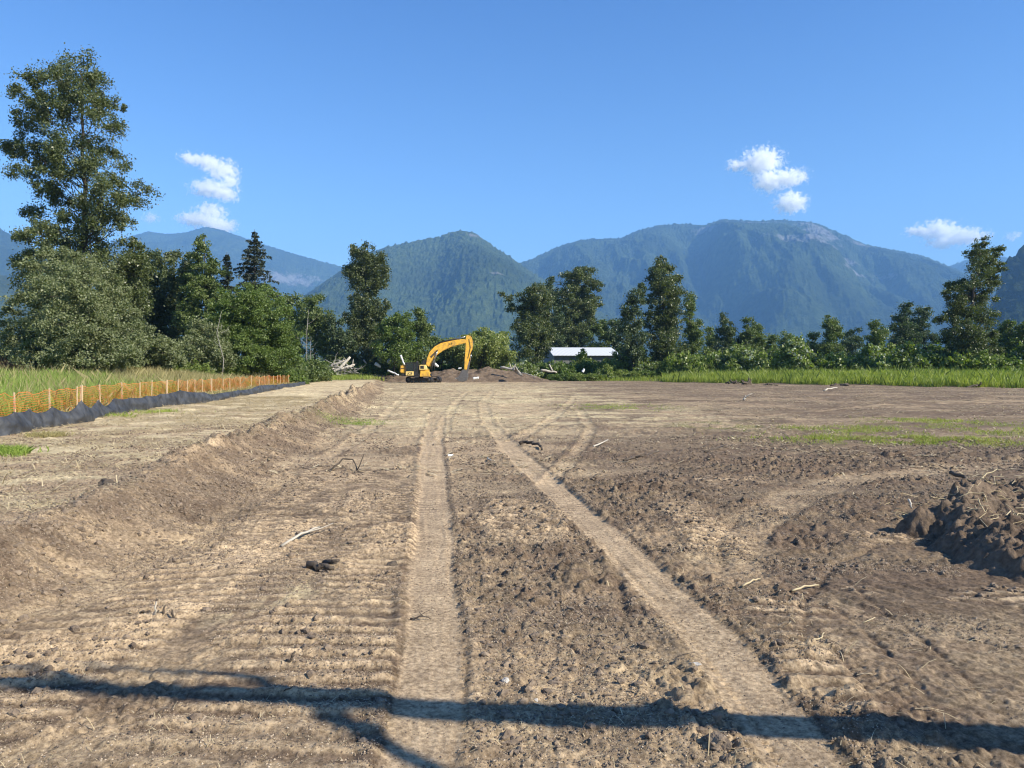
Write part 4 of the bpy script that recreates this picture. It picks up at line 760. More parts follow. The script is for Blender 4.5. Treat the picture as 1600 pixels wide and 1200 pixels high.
def stick(label, pts, r, mat='dwood', name='stick', cat='stick', k=6, side=None, z0=0):
    """pts: (px, py, height above the ground at the first point's depth)"""
    W_ = []
    x0, y0 = P(*pts[0][:2], z0); g0 = GZ(x0, y0)
    for (px, py, dz, dy) in pts:
        D = y0+dy; x = (px-800)/F*D; W_.append((x, D, (CAMH+(HY-py)/F*D) if dz is None else GZ(x, D)+dz))
    W_ = np.array(W_); n = len(W_); zi = np.linspace(0, n-1, n*3-2); Wi = np.stack([np.interp(zi, np.arange(n), W_[:, q]) for q in range(3)], 1)
    rng = np.random.default_rng(int(pts[0][0])); Wi[1:-1] += rng.normal(size=(len(Wi)-2, 3))*r*.5
    tb = TB(); tb.tube(Wi, np.linspace(r, r*.55, len(Wi)), k)
    if side:
        for i0, v in side: tb.tube(np.array([Wi[i0], Wi[i0]+np.array(v)*.5+rng.normal(size=3)*r, Wi[i0]+np.array(v)]), [r*.55, r*.4, r*.25], 5)
    o = tb.build(name, M[mat]); return tag(o, label, cat)
stick('short dark stick poking up left of the centre track', [(443, 1048, -.02, 0), (450, 1035, None, 0), (459, 1021, None, 0)], .012)
stick('thin leaning dark twig just above the left part of the shadow', [(440, 1093, -.01, 0), (455, 1076, None, 0)], .005, 'dwood', 'twig', 'twig')
stick('pale upright stub, tallest of the cluster of stubs on the left', [(235, 971, -.02, 0), (241, 942, None, 0)], .011, 'wood', 'stub', 'stub')
stick('leaning dark stub at the foot of the pale upright stub', [(234, 971, -.02, 0), (245, 956, None, .05)], .01, 'dwood', 'stub', 'stub')
stick('dark upright stub right of the pale one in the cluster', [(251, 970, -.02, 0), (255, 948, None, 0)], .011, 'dwood', 'stub', 'stub')
stick('short dark stub on the right end of the cluster', [(268, 972, -.02, 0), (266, 955, None, 0)], .011, 'dwood', 'stub', 'stub')
stick('dark root lying left of the cluster of stubs', [(216, 963, .01, 0), (225, 965, .02, 0), (233, 971, .01, 0)], .01, 'dwood', 'root', 'root')
stick('pale forked branch lying flat left of the centre track', [(438, 863, .02, 0), (470, 856, .05, .3), (498, 846, .08, .8)], .018, 'wood', 'branch', 'branch', side=[(4, (.2, .4, .02))])
stick('dark branch lying across the centre track', [(640, 972, .01, 0), (655, 976, .03, 0), (672, 981, .01, 0)], .008, 'dwood', 'branch', 'branch', side=[(2, (.1, .08, .04)), (4, (-.05, .08, .02))])
stick('dark slab of broken wood left of the centre track', [(478, 893, .03, 0), (500, 903, .04, -.1), (520, 908, .02, -.15)], .04, 'dwood', 'wood_slab', 'wood')
stick('second dark slab of broken wood touching the bigger slab', [(505, 889, .03, 0), (528, 896, .04, -.1)], .03, 'dwood', 'wood_slab', 'wood')
stick('curved dark branch lying in the middle distance right of the centre', [(812, 697, .04, 0), (825, 698, .12, 0), (838, 702, .06, -.4), (847, 708, .02, -1)], .05, 'dwood', 'branch', 'branch')
stick('small pale forked twig left of the curved dark branch', [(762, 718, .05, 0), (766, 724, .05, -.4), (772, 726, .02, -.5)], .02, 'wood', 'twig', 'twig')
stick('pale twig lying on the dark soil right of the right-hand track', [(1162, 924, .02, 0), (1178, 919, .05, .1), (1190, 912, .03, .25)], .011, 'straw', 'twig', 'twig')
stick('longer pale twig with a fork above the ploughed swath', [(1240, 930, .02, 0), (1260, 926, .05, .1), (1282, 921, .03, .25)], .011, 'straw', 'twig', 'twig', side=[(2, (-.08, .14, .03))])
stick('short pale twig lying on the smooth swath at lower right', [(1352, 977, .01, 0), (1371, 974, .02, .05)], .006, 'straw', 'twig', 'twig', side=[(1, (.03, -.05, .0))])
stick('curled pale twig at the end of the row of cleat marks', [(1272, 1015, .01, 0), (1285, 1010, .02, .1), (1291, 1006, .02, .15)], .007, 'straw', 'twig', 'twig')
stick('long low dark branch lying in the right middle distance', [(975, 722, .03, 0), (1000, 716, .06, .7), (1030, 709, .03, 1.8)], .03, 'dwood', 'branch', 'branch', side=[(2, (.3, .2, .1))])
stick('pale stick lying in the middle distance right of the tracks', [(928, 700, .03, 0), (950, 693, .05, 1.2)], .025, 'wood', 'stick', 'stick')
stick('dark stick lying in the middle distance beyond the right-hand track', [(1102, 709, .03, 0), (1135, 699, .05, 1.5)], .025, 'dwood', 'stick', 'stick')
stick('arched dark root loop at the foot of the bank', [(517, 738, .02, 0), (535, 733, .22, .2), (551, 735, .2, .2), (557, 745, .02, 0), (568, 730, .3, 0)], .018, 'dwood', 'root', 'root')
stick('upright forked dark stub at the grass edge on the far right', [(1510, 606, .05, 0), (1522, 607, .25, 0), (1531, 606, .15, 0), (1532, 597, None, 0)], .13, 'dwood', 'stub', 'stub')
stick('pale forked stick standing out before the right grass edge', [(1162, 626, .05, 0), (1165, 618, None, 0)], .07, 'wood', 'stick', 'stick', side=[(1, (.5, 0, .3))])
stick('pale forked branch lying at the grass edge on the right', [(1288, 612, .05, 0), (1294, 607, .2, 1), (1308, 603, .3, 3)], .08, 'wood', 'branch', 'branch')
for i, px in enumerate(range(868, 1050, 20)): shrub(random.choice([0, 1, 4]), px, 122+random.uniform(-1, 2), random.uniform(.8, 1.1), .8, Lm, 'shrubs below the shed')
# torn stumps at the right grass edge
def stump(label, px, py, w, h, seed):
    x, y = P(px, py); rng = np.random.default_rng(seed); g_ = GZ(x, y); tb = TB()
    for k in range(9):
        a = rng.uniform(-1, 1); e = np.array([a*w, rng.normal()*w*.3, h*rng.uniform(.1, 1)*(1-abs(a)*.6)])
        tb.tube(jitter_line(rng, np.array([a*w*.2, 0, 0]), e, 5, .08), np.linspace(.20, .05, 5)*w, 5)
    o = tb.build('root_clump', M['dwood']); o.location = (x, y, g_-.05); return tag(o, label, 'roots')
stump('tallest torn root clump at the right grass edge', 1168, 601, 1.3, 1.5, 3)
stump('low dark root clump left of the tallest one at the grass edge', 1145, 600, 1.0, .9, 4)
stump('dark root clump at the left end of the right grass strip', 1100, 597, .9, .8, 5)
stump('flat dark root clump near the pale forked branch', 1310, 603, 1.4, .6, 6)
stump('brown torn roots at the corner where the grass strip begins', 1036, 594, 1.3, .8, 7)
stump('thin dark roots in the grass edge between two root clumps', 1200, 602, 1.3, .35, 8)
# ------------------------------------------------------------------ silt fence
yy = []; 
u = np.linspace(0, len(SF)-1, 700); ui = np.arange(len(SF))
fx = IP(u, ui, sfx); fy = IP(u, ui, sfy); ft = IP(u, ui, sft)
fr = u-np.floor(u); gz0 = ground(fx, fy)
sag = np.where(fr > 0, np.sin(fr*pi), 0)*.05*(fy < 40)
top = np.maximum(ft-sag, gz0+.3)+.04; rows = 14; V = []
foldn = lambda a, b: fbm(a*.9, b*2.0, 201, 3)-.5
nx = np.gradient(fy); ny = -np.gradient(fx); nn = np.hypot(nx, ny); nx /= nn; ny /= nn
arcl = np.cumsum(np.r_[0, np.hypot(np.diff(fx), np.diff(fy))])
for k in range(rows):
    t_ = k/(rows-1); zf = gz0-.05+(top-gz0+.05)*t_
    off = (foldn(arcl+t_*.6, np.full_like(arcl, t_*.8))*.22*(1-abs(t_-.45)*1.2)+np.exp(-(np.minimum(fr, 1-fr)/.22)**2)*np.sin(arcl*24+t_*3)*.022*(.3+t_)+np.sin(fr*pi)*(.10*np.sin(t_*pi))+np.sin(arcl*3+np.cos(t_*3+arcl))*.02*t_)+(1-t_)*.12
    V.append(np.stack([fx+nx*off, fy+ny*off, zf], 1))
V = np.array(V); ix = np.arange(rows*700).reshape(rows, 700)
fq = np.stack([ix[:-1, :-1], ix[:-1, 1:], ix[1:, 1:], ix[1:, :-1]], -1).reshape(-1, 4)
sfo = empty('silt_fence', (float(fx[60]), float(fy[60]), 0), 'sagging black fabric silt fence along the bank top on the left', 'fence')
fo = mesh('fabric', V.reshape(-1, 3)-np.array([fx[60], fy[60], 0]), fq, M['silt'], sfo, True)
md = fo.modifiers.new('thick', 'SOLIDIFY'); md.thickness = .006
def stake(parent, x, y, h, w, mat, off):
    z = GZ(x, y)-.1; rnd = random.Random(int(x*100)); tb = TB(); l = rnd.uniform(-.04, .04)
    V = [(sx*w/2+l*zz, sy*w/2*.7, zz) for zz in (0, h+.1) for sx, sy in ((-1, -1), (1, -1), (1, 1), (-1, 1))]
    o = mesh('stake', V, [(3, 2, 1, 0), (4, 5, 6, 7), (0, 1, 5, 4), (1, 2, 6, 5), (2, 3, 7, 6), (3, 0, 4, 7)], M[mat], parent)
    o.location = (x-off[0], y-off[1], z-off[2]); return o
for k in list(range(1, len(SF)-1)):
    if k in (3, 5, 7, 9, 11, 15, 17, 20): 
        stake(sfo, sfx[k]-.06, sfy[k]+.05, max(.4, sft[k]-.33+.02), .04, 'stake', (fx[60], fy[60], 0))
# ------------------------------------------------------------------ orange safety fence
oy = np.concatenate([np.arange(17, 77.5, .11)]); ox = OX(oy); L = np.cumsum(np.r_[0, np.hypot(np.diff(ox), np.diff(oy))])
oroot = empty('safety_fence', (float(ox[40]), float(oy[40]), 0), 'orange plastic mesh safety fence on wooden stakes in front of the meadow', 'fence')
off = np.array([ox[40], oy[40], 0]); og = ground(ox, oy)
tx = np.gradient(ox); ty = np.gradient(oy); tn = np.hypot(tx, ty); tx /= tn; ty /= tn
def net_pt(i, t_):  # t_ 0..1 up
    sg = .07*np.abs(np.sin(L[i]*pi/2.2))+.05*fbm(L[i]*.8, L[i]*0, 3, 2)
    z = og[i]+.12+(.88-sg)*t_+.03*np.sin(L[i]*3+t_*8)
    d = (fbm(L[i]*1.2, t_*3+0*L[i], 9, 3)-.5)*.25
    return np.stack([ox[i]+ty[i]*d, oy[i]-tx[i]*d, z], -1)
NR = 13; n_ = len(oy); Vn = []; Fn = []; base_ = 0; ii = np.arange(n_)
for k in range(NR):
    t_ = k/(NR-1); a_ = net_pt(ii, t_); hh = .013 if k not in (0, NR-1) else .022
    b_ = a_.copy(); b_[:, 2] += hh; Vn += [a_, b_]; q = np.arange(n_-1); Fn.append(np.stack([q, q+1, q+1+n_, q+n_], 1)+base_); base_ += 2*n_
vi = np.arange(0, n_-1, 1)
for k in range(NR-1):
    a_ = net_pt(vi, k/(NR-1)); b_ = net_pt(vi, (k+1)/(NR-1)); dx = np.stack([tx[vi]*.011, ty[vi]*.011, 0*tx[vi]], 1)
    m_ = len(vi); Vn += [a_, a_+dx, b_+dx, b_]; q = np.arange(m_); Fn.append(np.stack([q, q+m_, q+2*m_, q+3*m_], 1)+base_); base_ += 4*m_
mesh('netting', np.concatenate(Vn)-off, np.concatenate(Fn), M['orange'], oroot)
OPX = [-40, 23, 77, 120, 126, 156, 190, 218, 236, 260, 278, 292, 304, 316, 330, 348, 359, 375, 392, 405, 414, 420, 427, 433, 438, 443, 450]
for px in OPX:
    ys = np.linspace(14, 78, 3000); k = int(np.argmin(np.abs(OX(ys)-(px-800)/F*ys))); y_ = float(ys[k]); x_ = float(OX(y_))
    stake(oroot, x_+.03, y_-.05, 1.0+.08*random.random(), .045 if px not in (126, 260, 330) else .085, 'stake', off)
# ------------------------------------------------------------------ foreground soil mound at right and far soil heap
def heap(name, label, fz, xr, yr, n, seed, cat='soil'):
    X, Y = np.meshgrid(np.linspace(*xr, n[0]), np.linspace(*yr, n[1])); Z, msk = fz(X, Y); G = ground(X, Y)
    Zt = np.where(msk > .001, G-.06+Z, G-.25); ix = np.arange(X.size).reshape(X.shape); keep = (msk[:-1, :-1] > 0) | (msk[1:, 1:] > 0)
    fq = np.stack([ix[:-1, :-1], ix[:-1, 1:], ix[1:, 1:], ix[1:, :-1]], -1)[keep]
    cx, cy = np.mean(xr), np.mean(yr); V = np.stack([X-cx, Y-cy, Zt], -1).reshape(-1, 3)
    o = mesh(name, V, fq.reshape(-1, 4), M['heap'], smooth=True); o.location = (cx, cy, 0); return tag(o, label, cat)
m, t, b = nmat('moist_soil'); f1 = ramp(t, noise(t, 9, 6, rough=.7), .35, .65); f2 = ramp(t, noise(t, 1.2, 4), .35, .65)
c = mix(t, f1, (.06, .043, .03), (.15, .108, .076)); c = mix(t, f2, c, mix(t, f1, (.11, .08, .055), (.24, .18, .125)))
t.links.new(c, b.inputs['Base Color']); b.inputs['Roughness'].default_value = .95; b.inputs['Specular IOR Level'].default_value = .15; bump(t, b, noise(t, 30, 6, rough=.7), 1, .02); M['heap'] = m
def fm(X, Y):
    d = X-(4.62+.10*np.sin(Y*1.7)+(vn(Y*2.5, Y*0, 5)-.5)*.35+np.maximum(0, Y-9.2)*1.25+.12*ss(7.2, 6.4, Y))
    n = fbm(X*1.3, Y*1.3, 7, 4); e = ss(0, .55, d+.35*(n-.5))*(1-ss(11.5, 13.5, Y+1.2*(n-.5)))*ss(5.6, 6.8, Y+1.0*(n-.5))
    hgt = IP(Y, [5.5, 7, 8.2, 9, 10, 12, 13.5], [.05, .12, .26, .36, .34, .22, .05])*(1-.45*ss(.6, 2.5, d))*(1-ss(4.5, 7, d))
    z = e*(hgt*(.45+1.05*n)+clods(X, Y, 5, .3)*.4+clods(X, Y, 6, .13)*.7+clods(X, Y, 7, .06)*.6+(fbm(X*3.2, Y*3.2, 9, 4)-.5)*.22+.05*(fbm(X*6, Y*6, 8, 3)))
    return z+.06*e, np.where(e > .01, 1, 0)*1.0
heap('soil_mound', 'dark clod-covered mound of soil at the right of the foreground', fm, (4.2, 12), (5.2, 14), (560, 620), 1)
def ff(X, Y):
    n = fbm(X*.5, Y*.5, 17, 4); n2 = fbm(X*1.6, Y*1.6, 18, 3); px = X/Y*F+800
    prof = IP(px, [560, 600, 640, 665, 690, 720, 755, 790, 830, 860], [.1, .7, .9, 1.3, 1.7, 1.8, 2.1, 1.7, .9, .1])
    yc = 120; sh = np.clip(1-((Y-yc)/5.5)**2, 0, 1)
    z = prof*sh*(.6+.75*n)+.35*(n2-.4)*sh; return z, np.where(sh*prof > .05, 1, 0)*1.0
heap('soil_heap', 'long brown heap of soil behind the excavator bucket', ff, (-26, 7), (113.5, 126.5), (240, 90), 2)
def fl(X, Y):
    n = fbm(X*.7, Y*.7, 27, 4); d = np.hypot((X+29.2)/3.4, (Y-117)/3); e = np.clip(1-d*d, 0, 1); return e*(.5+.9*n), (e > .02)*1.0
heap('soil_heap', 'small brown soil heap under the bleached log pile', fl, (-33, -25.4), (113.5, 120.5), (80, 80), 3)
# straw/roots on the mound
def onmound(rng, n): return np.stack([rng.uniform(5.6, 11, n), rng.uniform(8.2, 12.5, n)], 1)
rng = np.random.default_rng(5)
tb = TB()
for k in range(420):
    x, y = rng.uniform(5.2, 9.5), rng.uniform(7.6, 12); d_, m_ = fm(np.array([[x]]), np.array([[y]])); z = GZ(x, y)-.04+float(d_[0, 0]); a = rng.random()*6.28; L_ = rng.uniform(.1, .4)
    e = np.array([x+cos(a)*L_, y+sin(a)*L_, z+rng.uniform(-.02, .22)*L_*2]); tb.tube(jitter_line(rng, np.array([x, y, z]), e, 4, .1), np.full(4, rng.uniform(.003, .007)), 4, False)
tag(tb.build('dry_roots', M['straw']), 'dry straw roots strewn over the top of the right-hand mound', 'roots', kind='stuff')
def mstick(label, a, b_, r, mat='wood'):
    tb = TB(); rr = np.random.default_rng(int(a[0]*100)); tb.tube(jitter_line(rr, np.array(a, float), np.array(b_, float), 5, .03), np.linspace(r, r*.5, 5), 5); return tag(tb.build('stick', M[mat]), label, 'stick')
def mp(px, py, D): x, z = XZ(px, py, D); return (x, D, z)
mstick('straight pale stick leaning out of the right-hand mound', mp(1546, 820, 8.9), mp(1531, 779, 9.0), .013, 'straw')
mstick('short pale stick right of the straight one on the mound', mp(1556, 826, 8.8), mp(1553, 808, 8.8), .011, 'straw')
mstick('slanting pale stick at the front of the mound', mp(1557, 826, 8.8), mp(1582, 799, 9.0), .013, 'straw')
mstick('dark root sticking out from behind the mound', mp(1487, 738, 11.8), mp(1525, 754, 11.3), .035, 'dwood')
mstick('thin pale root arching behind the mound', mp(1528, 752, 11.3), mp(1560, 733, 11.6), .014, 'straw')
mstick('thin pale stub standing on the left face of the mound', mp(1422, 781, 9.7), mp(1427, 795, 9.6), .018, 'wood')
# ------------------------------------------------------------------ logs and bleached wood
def log(label, a, b_, r, mat='wood', D0=118, name='log', cat='log', br=0):
    A_ = np.array(mp(a[0], a[1], a[2])); B_ = np.array(mp(b_[0], b_[1], b_[2])); rr = np.random.default_rng(int(a[0]+b_[1])); tb = TB()
    r = r*.8; p = jitter_line(rr, A_, B_, 7, .02); tb.tube(p, np.linspace(r, r*.7, 7)*(1+.12*rr.normal(size=7)), 8)
    for k in range(br):
        i = rr.integers(1, 6); v = rr.normal(size=3); v[2] = abs(v[2]); v /= np.linalg.norm(v); tb.tube(np.array([p[i], p[i]+v*r*2.5, p[i]+v*r*5]), [r*.5, r*.35, r*.15], 6)
    return tag(tb.build(name, M[mat]), label, cat)
log('longest bleached log slanting up to the right in the log pile', (530, 577, 116), (547, 558, 117), .33, br=2)
log('bleached log lying low at the left of the log pile', (499, 582, 115), (522, 576, 116), .22)
log('bleached log crossing behind the slanting one in the pile', (516, 572, 117), (537, 563, 117), .25, br=2)
log('bleached log poking out right from the pile', (532, 577, 115), (554, 570, 116), .24, br=2)
log('grey log at the front of the log pile', (505, 586, 114.5), (534, 574, 116), .3, 'palebark')
log('short dark grey log under the pile', (514, 584, 114), (540, 587, 115), .22, 'palebark', br=1)
log('bleached stub pointing down at the right of the pile', (541, 569, 116), (551, 577, 115), .2)
log('upright pale slab between the log pile and the excavator', (594, 557, 122), (596, 564, 122), .22)
log('pale broken branch left of the white slabs', (568, 562, 120), (573, 569, 120), .18)
log('white slab lying in the greenery left of the excavator', (586, 568, 119), (595, 573, 119), .35, 'white')
log('chunky white debris nearest the upright slab behind the excavator', (608, 564, 121), (620, 567, 120), .55, 'white', br=2)
log('long pale board lying slanted just left of the excavator', (606, 579, 115), (623, 586, 114.5), .17, 'white')
log('pale board standing upright behind the excavator cab', (626, 555, 114), (632, 570, 114), .2, 'white')
log('small white scrap on the soil heap behind the bucket', (716, 576, 117), (721, 575, 117), .16, 'white')
log('flat white rock-like scrap right of the bucket', (739, 592, 108), (748, 590.5, 108), .3, 'white')
log('pale leaning slab behind the engine of the excavator', (676, 566, 116), (685, 573, 116), .3, 'white')
log('bleached log resting on the right end of the soil heap', (782, 574.5, 116), (808, 577, 115), .27, br=2)
log('dark torn trunk end below the bleached log on the heap', (803, 577, 114), (815, 586, 113), .45, 'palebark', br=3)
log('thin grey log trailing down from the heap to the right', (815, 582, 113), (838, 589, 112), .12, 'palebark')
log('cleanest pale log lying in front of the shed shrubs', (845, 578, 116), (870, 582, 116), .22, br=1)
log('pale branch standing up from the log in front of the shed', (863, 579, 116), (858, 569, 116), .14)
log('white scrap on the field edge below the shed', (910, 581, 118), (913, 577, 118), .28, 'white')
# ------------------------------------------------------------------ shed
D = 150; x0, z0 = XZ(866, 555, D); x1, _ = XZ(968, 555, D); W_ = x1-x0; He = z0; Hr = CAMH+(HY-543)*160/F
sh = empty('shed', (x0, D, 0), 'long low shed with a white metal roof behind the shrubs', 'shed', rz=0)
dx = XZ(857, 543, 160)[0]-x0; dy = 10.0
ux, uy = dx, dy
def sp(a, b_, z): return (a+ux*b_, uy*b_, z)   # a along the front, b_ 0..1 front to ridge, 2 = back
th = .12
V = [sp(-.3, -.04, He), sp(W_+.3, -.04, He), sp(W_+.3, 1, Hr), sp(-.3, 1, Hr), sp(-.3, 2.04, He), sp(W_+.3, 2.04, He)]; V += [(a, b_, c_-th) for a, b_, c_ in V]
rf = mesh('roof', V, [(0, 1, 2, 3), (3, 2, 5, 4), (6, 9, 8, 7), (9, 10, 11, 8), (0, 6, 7, 1), (4, 5, 11, 10), (0, 3, 9, 6), (3, 4, 10, 9), (1, 7, 8, 2), (2, 8, 11, 5)], M['roof'], sh)
V = [sp(0, .02, -.2), sp(W_, .02, -.2), sp(W_, 1.98, -.2), sp(0, 1.98, -.2), sp(0, .02, He-.15), sp(W_, .02, He-.15), sp(W_, 1.98, He-.15), sp(0, 1.98, He-.15), sp(0, 1, Hr-.2), sp(W_, 1, Hr-.2)]
mesh('wall', V, [(0, 1, 5, 4), (2, 3, 7, 6), (1, 2, 6, 9, 5), (3, 0, 4, 8, 7), (3, 2, 1, 0)], M['shedwall'], sh)
for a in (1.5, 5.0, 8.5, 11.2):
    V = [(a, .14, 0), (a+1.6, .14, 0), (a+1.6, .14, 2.6), (a, .14, 2.6), (a, .10, 0), (a+1.6, .10, 0), (a+1.6, .10, 2.6), (a, .10, 2.6)]
    V = [(p[0], p[1]-.05, p[2]) for p in V]
    mesh('door', V, [(4, 5, 6, 7), (0, 3, 2, 1), (7, 6, 2, 3), (4, 7, 3, 0), (5, 1, 2, 6)], M['black'], sh)
tb = TB(); tb.tube([(0, 0, 0), (0, 0, 7.2)], .09, 8); q = XZ(871, 560, 158)[0]; up = empty('utility_pole', (q, 172, 0), 'thin grey utility pole rising behind the shed roof', 'pole')
tb.build('pole', M['palebark'], up); tb = TB(); tb.tube([(-.8, 0, 6.8), (.8, 0, 6.8)], .06, 5); tb.build('crossarm', M['palebark'], up)
tb = TB(); tb.tube([(0, 0, 0), (.05, 0, 3.4)], .08, 7); po = tb.build('post', M['palebark']); po.location = (XZ(1122, 560, 122)[0], 114, 0); tag(po, 'thin grey post standing in the shrubs before the cone-shaped tree', 'post')
# ------------------------------------------------------------------ excavator
ED = 107.3; es = ED/F; ex0 = (652-800)*es
EX = empty('excavator', (ex0, ED, GZ(ex0, ED)), 'yellow tracked excavator parked with its arm bent down over the soil', 'excavator')
def e2(px, py): return ((px-652)*es, (598.5-py)*es)
def prism(name, poly, y0, y1, mat, parent=EX, bev=.03):
    import bmesh
    bm = bmesh.new(); n = len(poly); p = [e2(*q) for q in poly]
    a = [bm.verts.new((x, y0, z)) for x, z in p]; b_ = [bm.verts.new((x, y1, z)) for x, z in p]
    bm.faces.new(a); bm.faces.new(b_[::-1])
    for i in range(n): bm.faces.new((a[i], b_[i], b_[(i+1) % n], a[(i+1) % n]))
    bmesh.ops.recalc_face_normals(bm, faces=bm.faces)
    if bev: bmesh.ops.bevel(bm, geom=bm.edges[:], offset=bev, segments=2, affect='EDGES', clamp_overlap=True)
    me = bpy.data.meshes.new(name); bm.to_mesh(me); bm.free(); me.materials.append(M[mat]); o = bpy.data.objects.new(name, me); C.objects.link(o); o.parent = parent; return o
def box(px0, px1, py0, py1): return [(px0, py1), (px1, py1), (px1, py0), (px0, py0)]
prism('counterweight', [(626.5, 583), (635, 584), (635, 571), (629, 570.5), (627, 573)], -1.25, 1.25, 'yellow', bev=.12)
prism('turntable_deck', box(629, 674, 584, 588), -1.3, 1.3, 'black')
prism('engine_cover', [(635.2, 584), (657, 584), (657, 572.5), (637, 571)], -.35, 1.25, 'yellow', bev=.06)
prism('side_panel', box(636, 648.5, 580.5, 587), -1.42, -.4, 'cream')
hood = prism('hood', [(656.5, 578.5), (669.5, 578.5), (666.5, 570.5), (657, 570.5)], -1.3, -.25, 'cream', bev=.06)
prism('tool_box', [(657.5, 589), (674, 589), (673, 582), (670, 579.5), (658.5, 579.5)], -1.36, -.28, 'yellow', bev=.05)
prism('tool_box', [(657.5, 588), (671, 588), (669, 577), (658.5, 577)], .35, 1.3, 'yellow', bev=.05)
cab = prism('cab', box(635.5, 655.5, 566.8, 568.6), -1.4, -.35, 'black', bev=.03)
for q in ((635.5, 637.3), (648.4, 650.2), (653.8, 655.5)):
    for yy_ in ((-1.4, -1.28), (-.47, -.35)): prism('cab_pillar', box(q[0], q[1], 568.7, 588), yy_[0], yy_[1], 'black', cab, .015)
prism('window', box(637.3, 648.4, 569, 580.3), -1.35, -1.33, 'glass', cab, 0); prism('window', box(650.3, 653.7, 569, 580.3), -1.35, -1.33, 'glass', cab, 0)
prism('window', box(637.3, 653.7, 569, 580.3), -.42, -.40, 'glass', cab, 0)
prism('door', box(649.0, 655.3, 580.5, 588), -1.38, -1.30, 'black', cab, .01)
prism('seat', [(641, 588), (645.5, 588), (645.5, 583), (643, 582), (642.3, 575.5), (641, 575.5)], -1.1, -.6, 'black', cab, .03)
prism('exhaust', [(659, 570.5), (660.7, 570.5), (660.5, 565), (659, 565)], .3, .45, 'steel')
prism('hose_cluster', [(658.5, 570), (666, 570), (666.5, 565), (664.5, 561.5), (661.5, 563)], -.2, .15, 'black', bev=.05)
tb = TB()
for y_ in (-1.28, -.9): tb.tube([(*[e2(676, 580)[0]], y_, e2(0, 580)[1]), (e2(677.5, 0)[0], y_, e2(0, 566)[1]), (e2(680.5, 0)[0], y_, e2(0, 566)[1]), (e2(680, 0)[0], y_, e2(0, 580)[1])], .03, 5)
tb.build('handrail', M['black'], EX)
prism('mirror', box(677.5, 680.3, 567.5, 572), -1.30, -1.25, 'black', bev=.01)
boom = prism('boom', [(666, 570), (667.5, 560), (671, 551), (679.5, 541.8), (690, 536.3), (705, 533), (722, 530.3), (728, 530.5), (729, 536), (719, 538.7), (705, 542.5), (692, 548.5), (683, 555), (677, 562), (674, 571), (670, 573.5)], -.3, .3, 'yellow', bev=.05)
stk = prism('dipper_arm', [(727.5, 530), (728.5, 525.5), (731.5, 523.6), (736.5, 526.5), (739, 535), (738.2, 546), (735, 553), (732, 567), (729.3, 578), (725.3, 578), (726, 560), (727.3, 545)], -.24, .24, 'yellow', bev=.05)
def cyl(name, a, b_, y_, r, parent, rod=.4):
    p = np.array([e2(*a)[0], y_, e2(*a)[1]]); q = np.array([e2(*b_)[0], y_, e2(*b_)[1]]); m_ = p+(q-p)*(1-rod); tb = TB(); tb.tube(np.array([p, m_]), r, 10); o = tb.build(name, M['black'], parent)
    tb = TB(); tb.tube(np.array([m_, q]), r*.5, 8); tb.build('piston_rod', M['rod'], o); return o
cyl('boom_cylinder', (673, 577), (684, 549.5), -.42, .12, EX, .45); cyl('boom_cylinder', (673, 577), (684, 549.5), .42, .12, EX, .45)
cyl('arm_cylinder', (685, 536.2), (727.5, 526.5), 0, .12, EX, .35)
cyl('bucket_cylinder', (739.2, 533), (734.5, 566), 0, .10, EX, .4)
prism('bucket_link', [(729.8, 566), (735, 564), (733, 575), (731, 583), (728.5, 583)], -.12, .12, 'steel', bev=.02)
bk = prism('bucket', [(723, 577.5), (730, 578.5), (731.5, 588), (730, 594.5), (724, 597), (716, 595.5), (713.5, 591), (717, 588.5), (720, 582)], -.65, .65, 'steel', bev=.05)
for k in range(5): prism('bucket_tooth', [(713.8, 592.3), (713.2, 590.6), (711, 591.5)], -.6+k*.27, -.5+k*.27, 'rod', bk, 0)
for k in range(2):
    pts = [(671, 556, ), (684, 547)]
prism('boom_mount_shade', [(672.5, 557.5), (683.5, 546.5), (685, 548), (674.5, 560)], -.33, -.31, 'dwood', boom, 0)  # thin dark sheet painting the shade around the lift cylinder mount
tb = TB(); hp = [(668, 566), (672.5, 549.5), (680, 540.6), (690, 535.4), (705, 532), (722, 529)]
for y_ in (-.12, .0, .12): tb.tube([(e2(a, 0)[0], y_, e2(0, b_-.6)[1]) for a, b_ in hp], .035, 5)
tb.build('hydraulic_hose', M['black'], boom)
tb = TB(); tb.tube([(e2(733, 0)[0], -.27, e2(0, 530)[1]), (e2(735.5, 0)[0], -.3, e2(0, 543)[1]), (e2(731.5, 0)[0], -.27, e2(0, 560)[1])], .03, 5); tb.build('hydraulic_hose', M['black'], stk)
prism('grab_rail', box(629, 634, 575.5, 576.3), -1.30, -1.27, 'black', bev=0); prism('air_grille', box(658.5, 664, 571.8, 576.5), -1.315, -1.302, 'black', bev=0)
prism('step', box(650, 656, 588.6, 589.6), -1.65, -1.3, 'steel', bev=.01); prism('work_lamp', box(652.5, 655, 564.6, 566.6), -1.2, -1.0, 'steel', bev=.02)
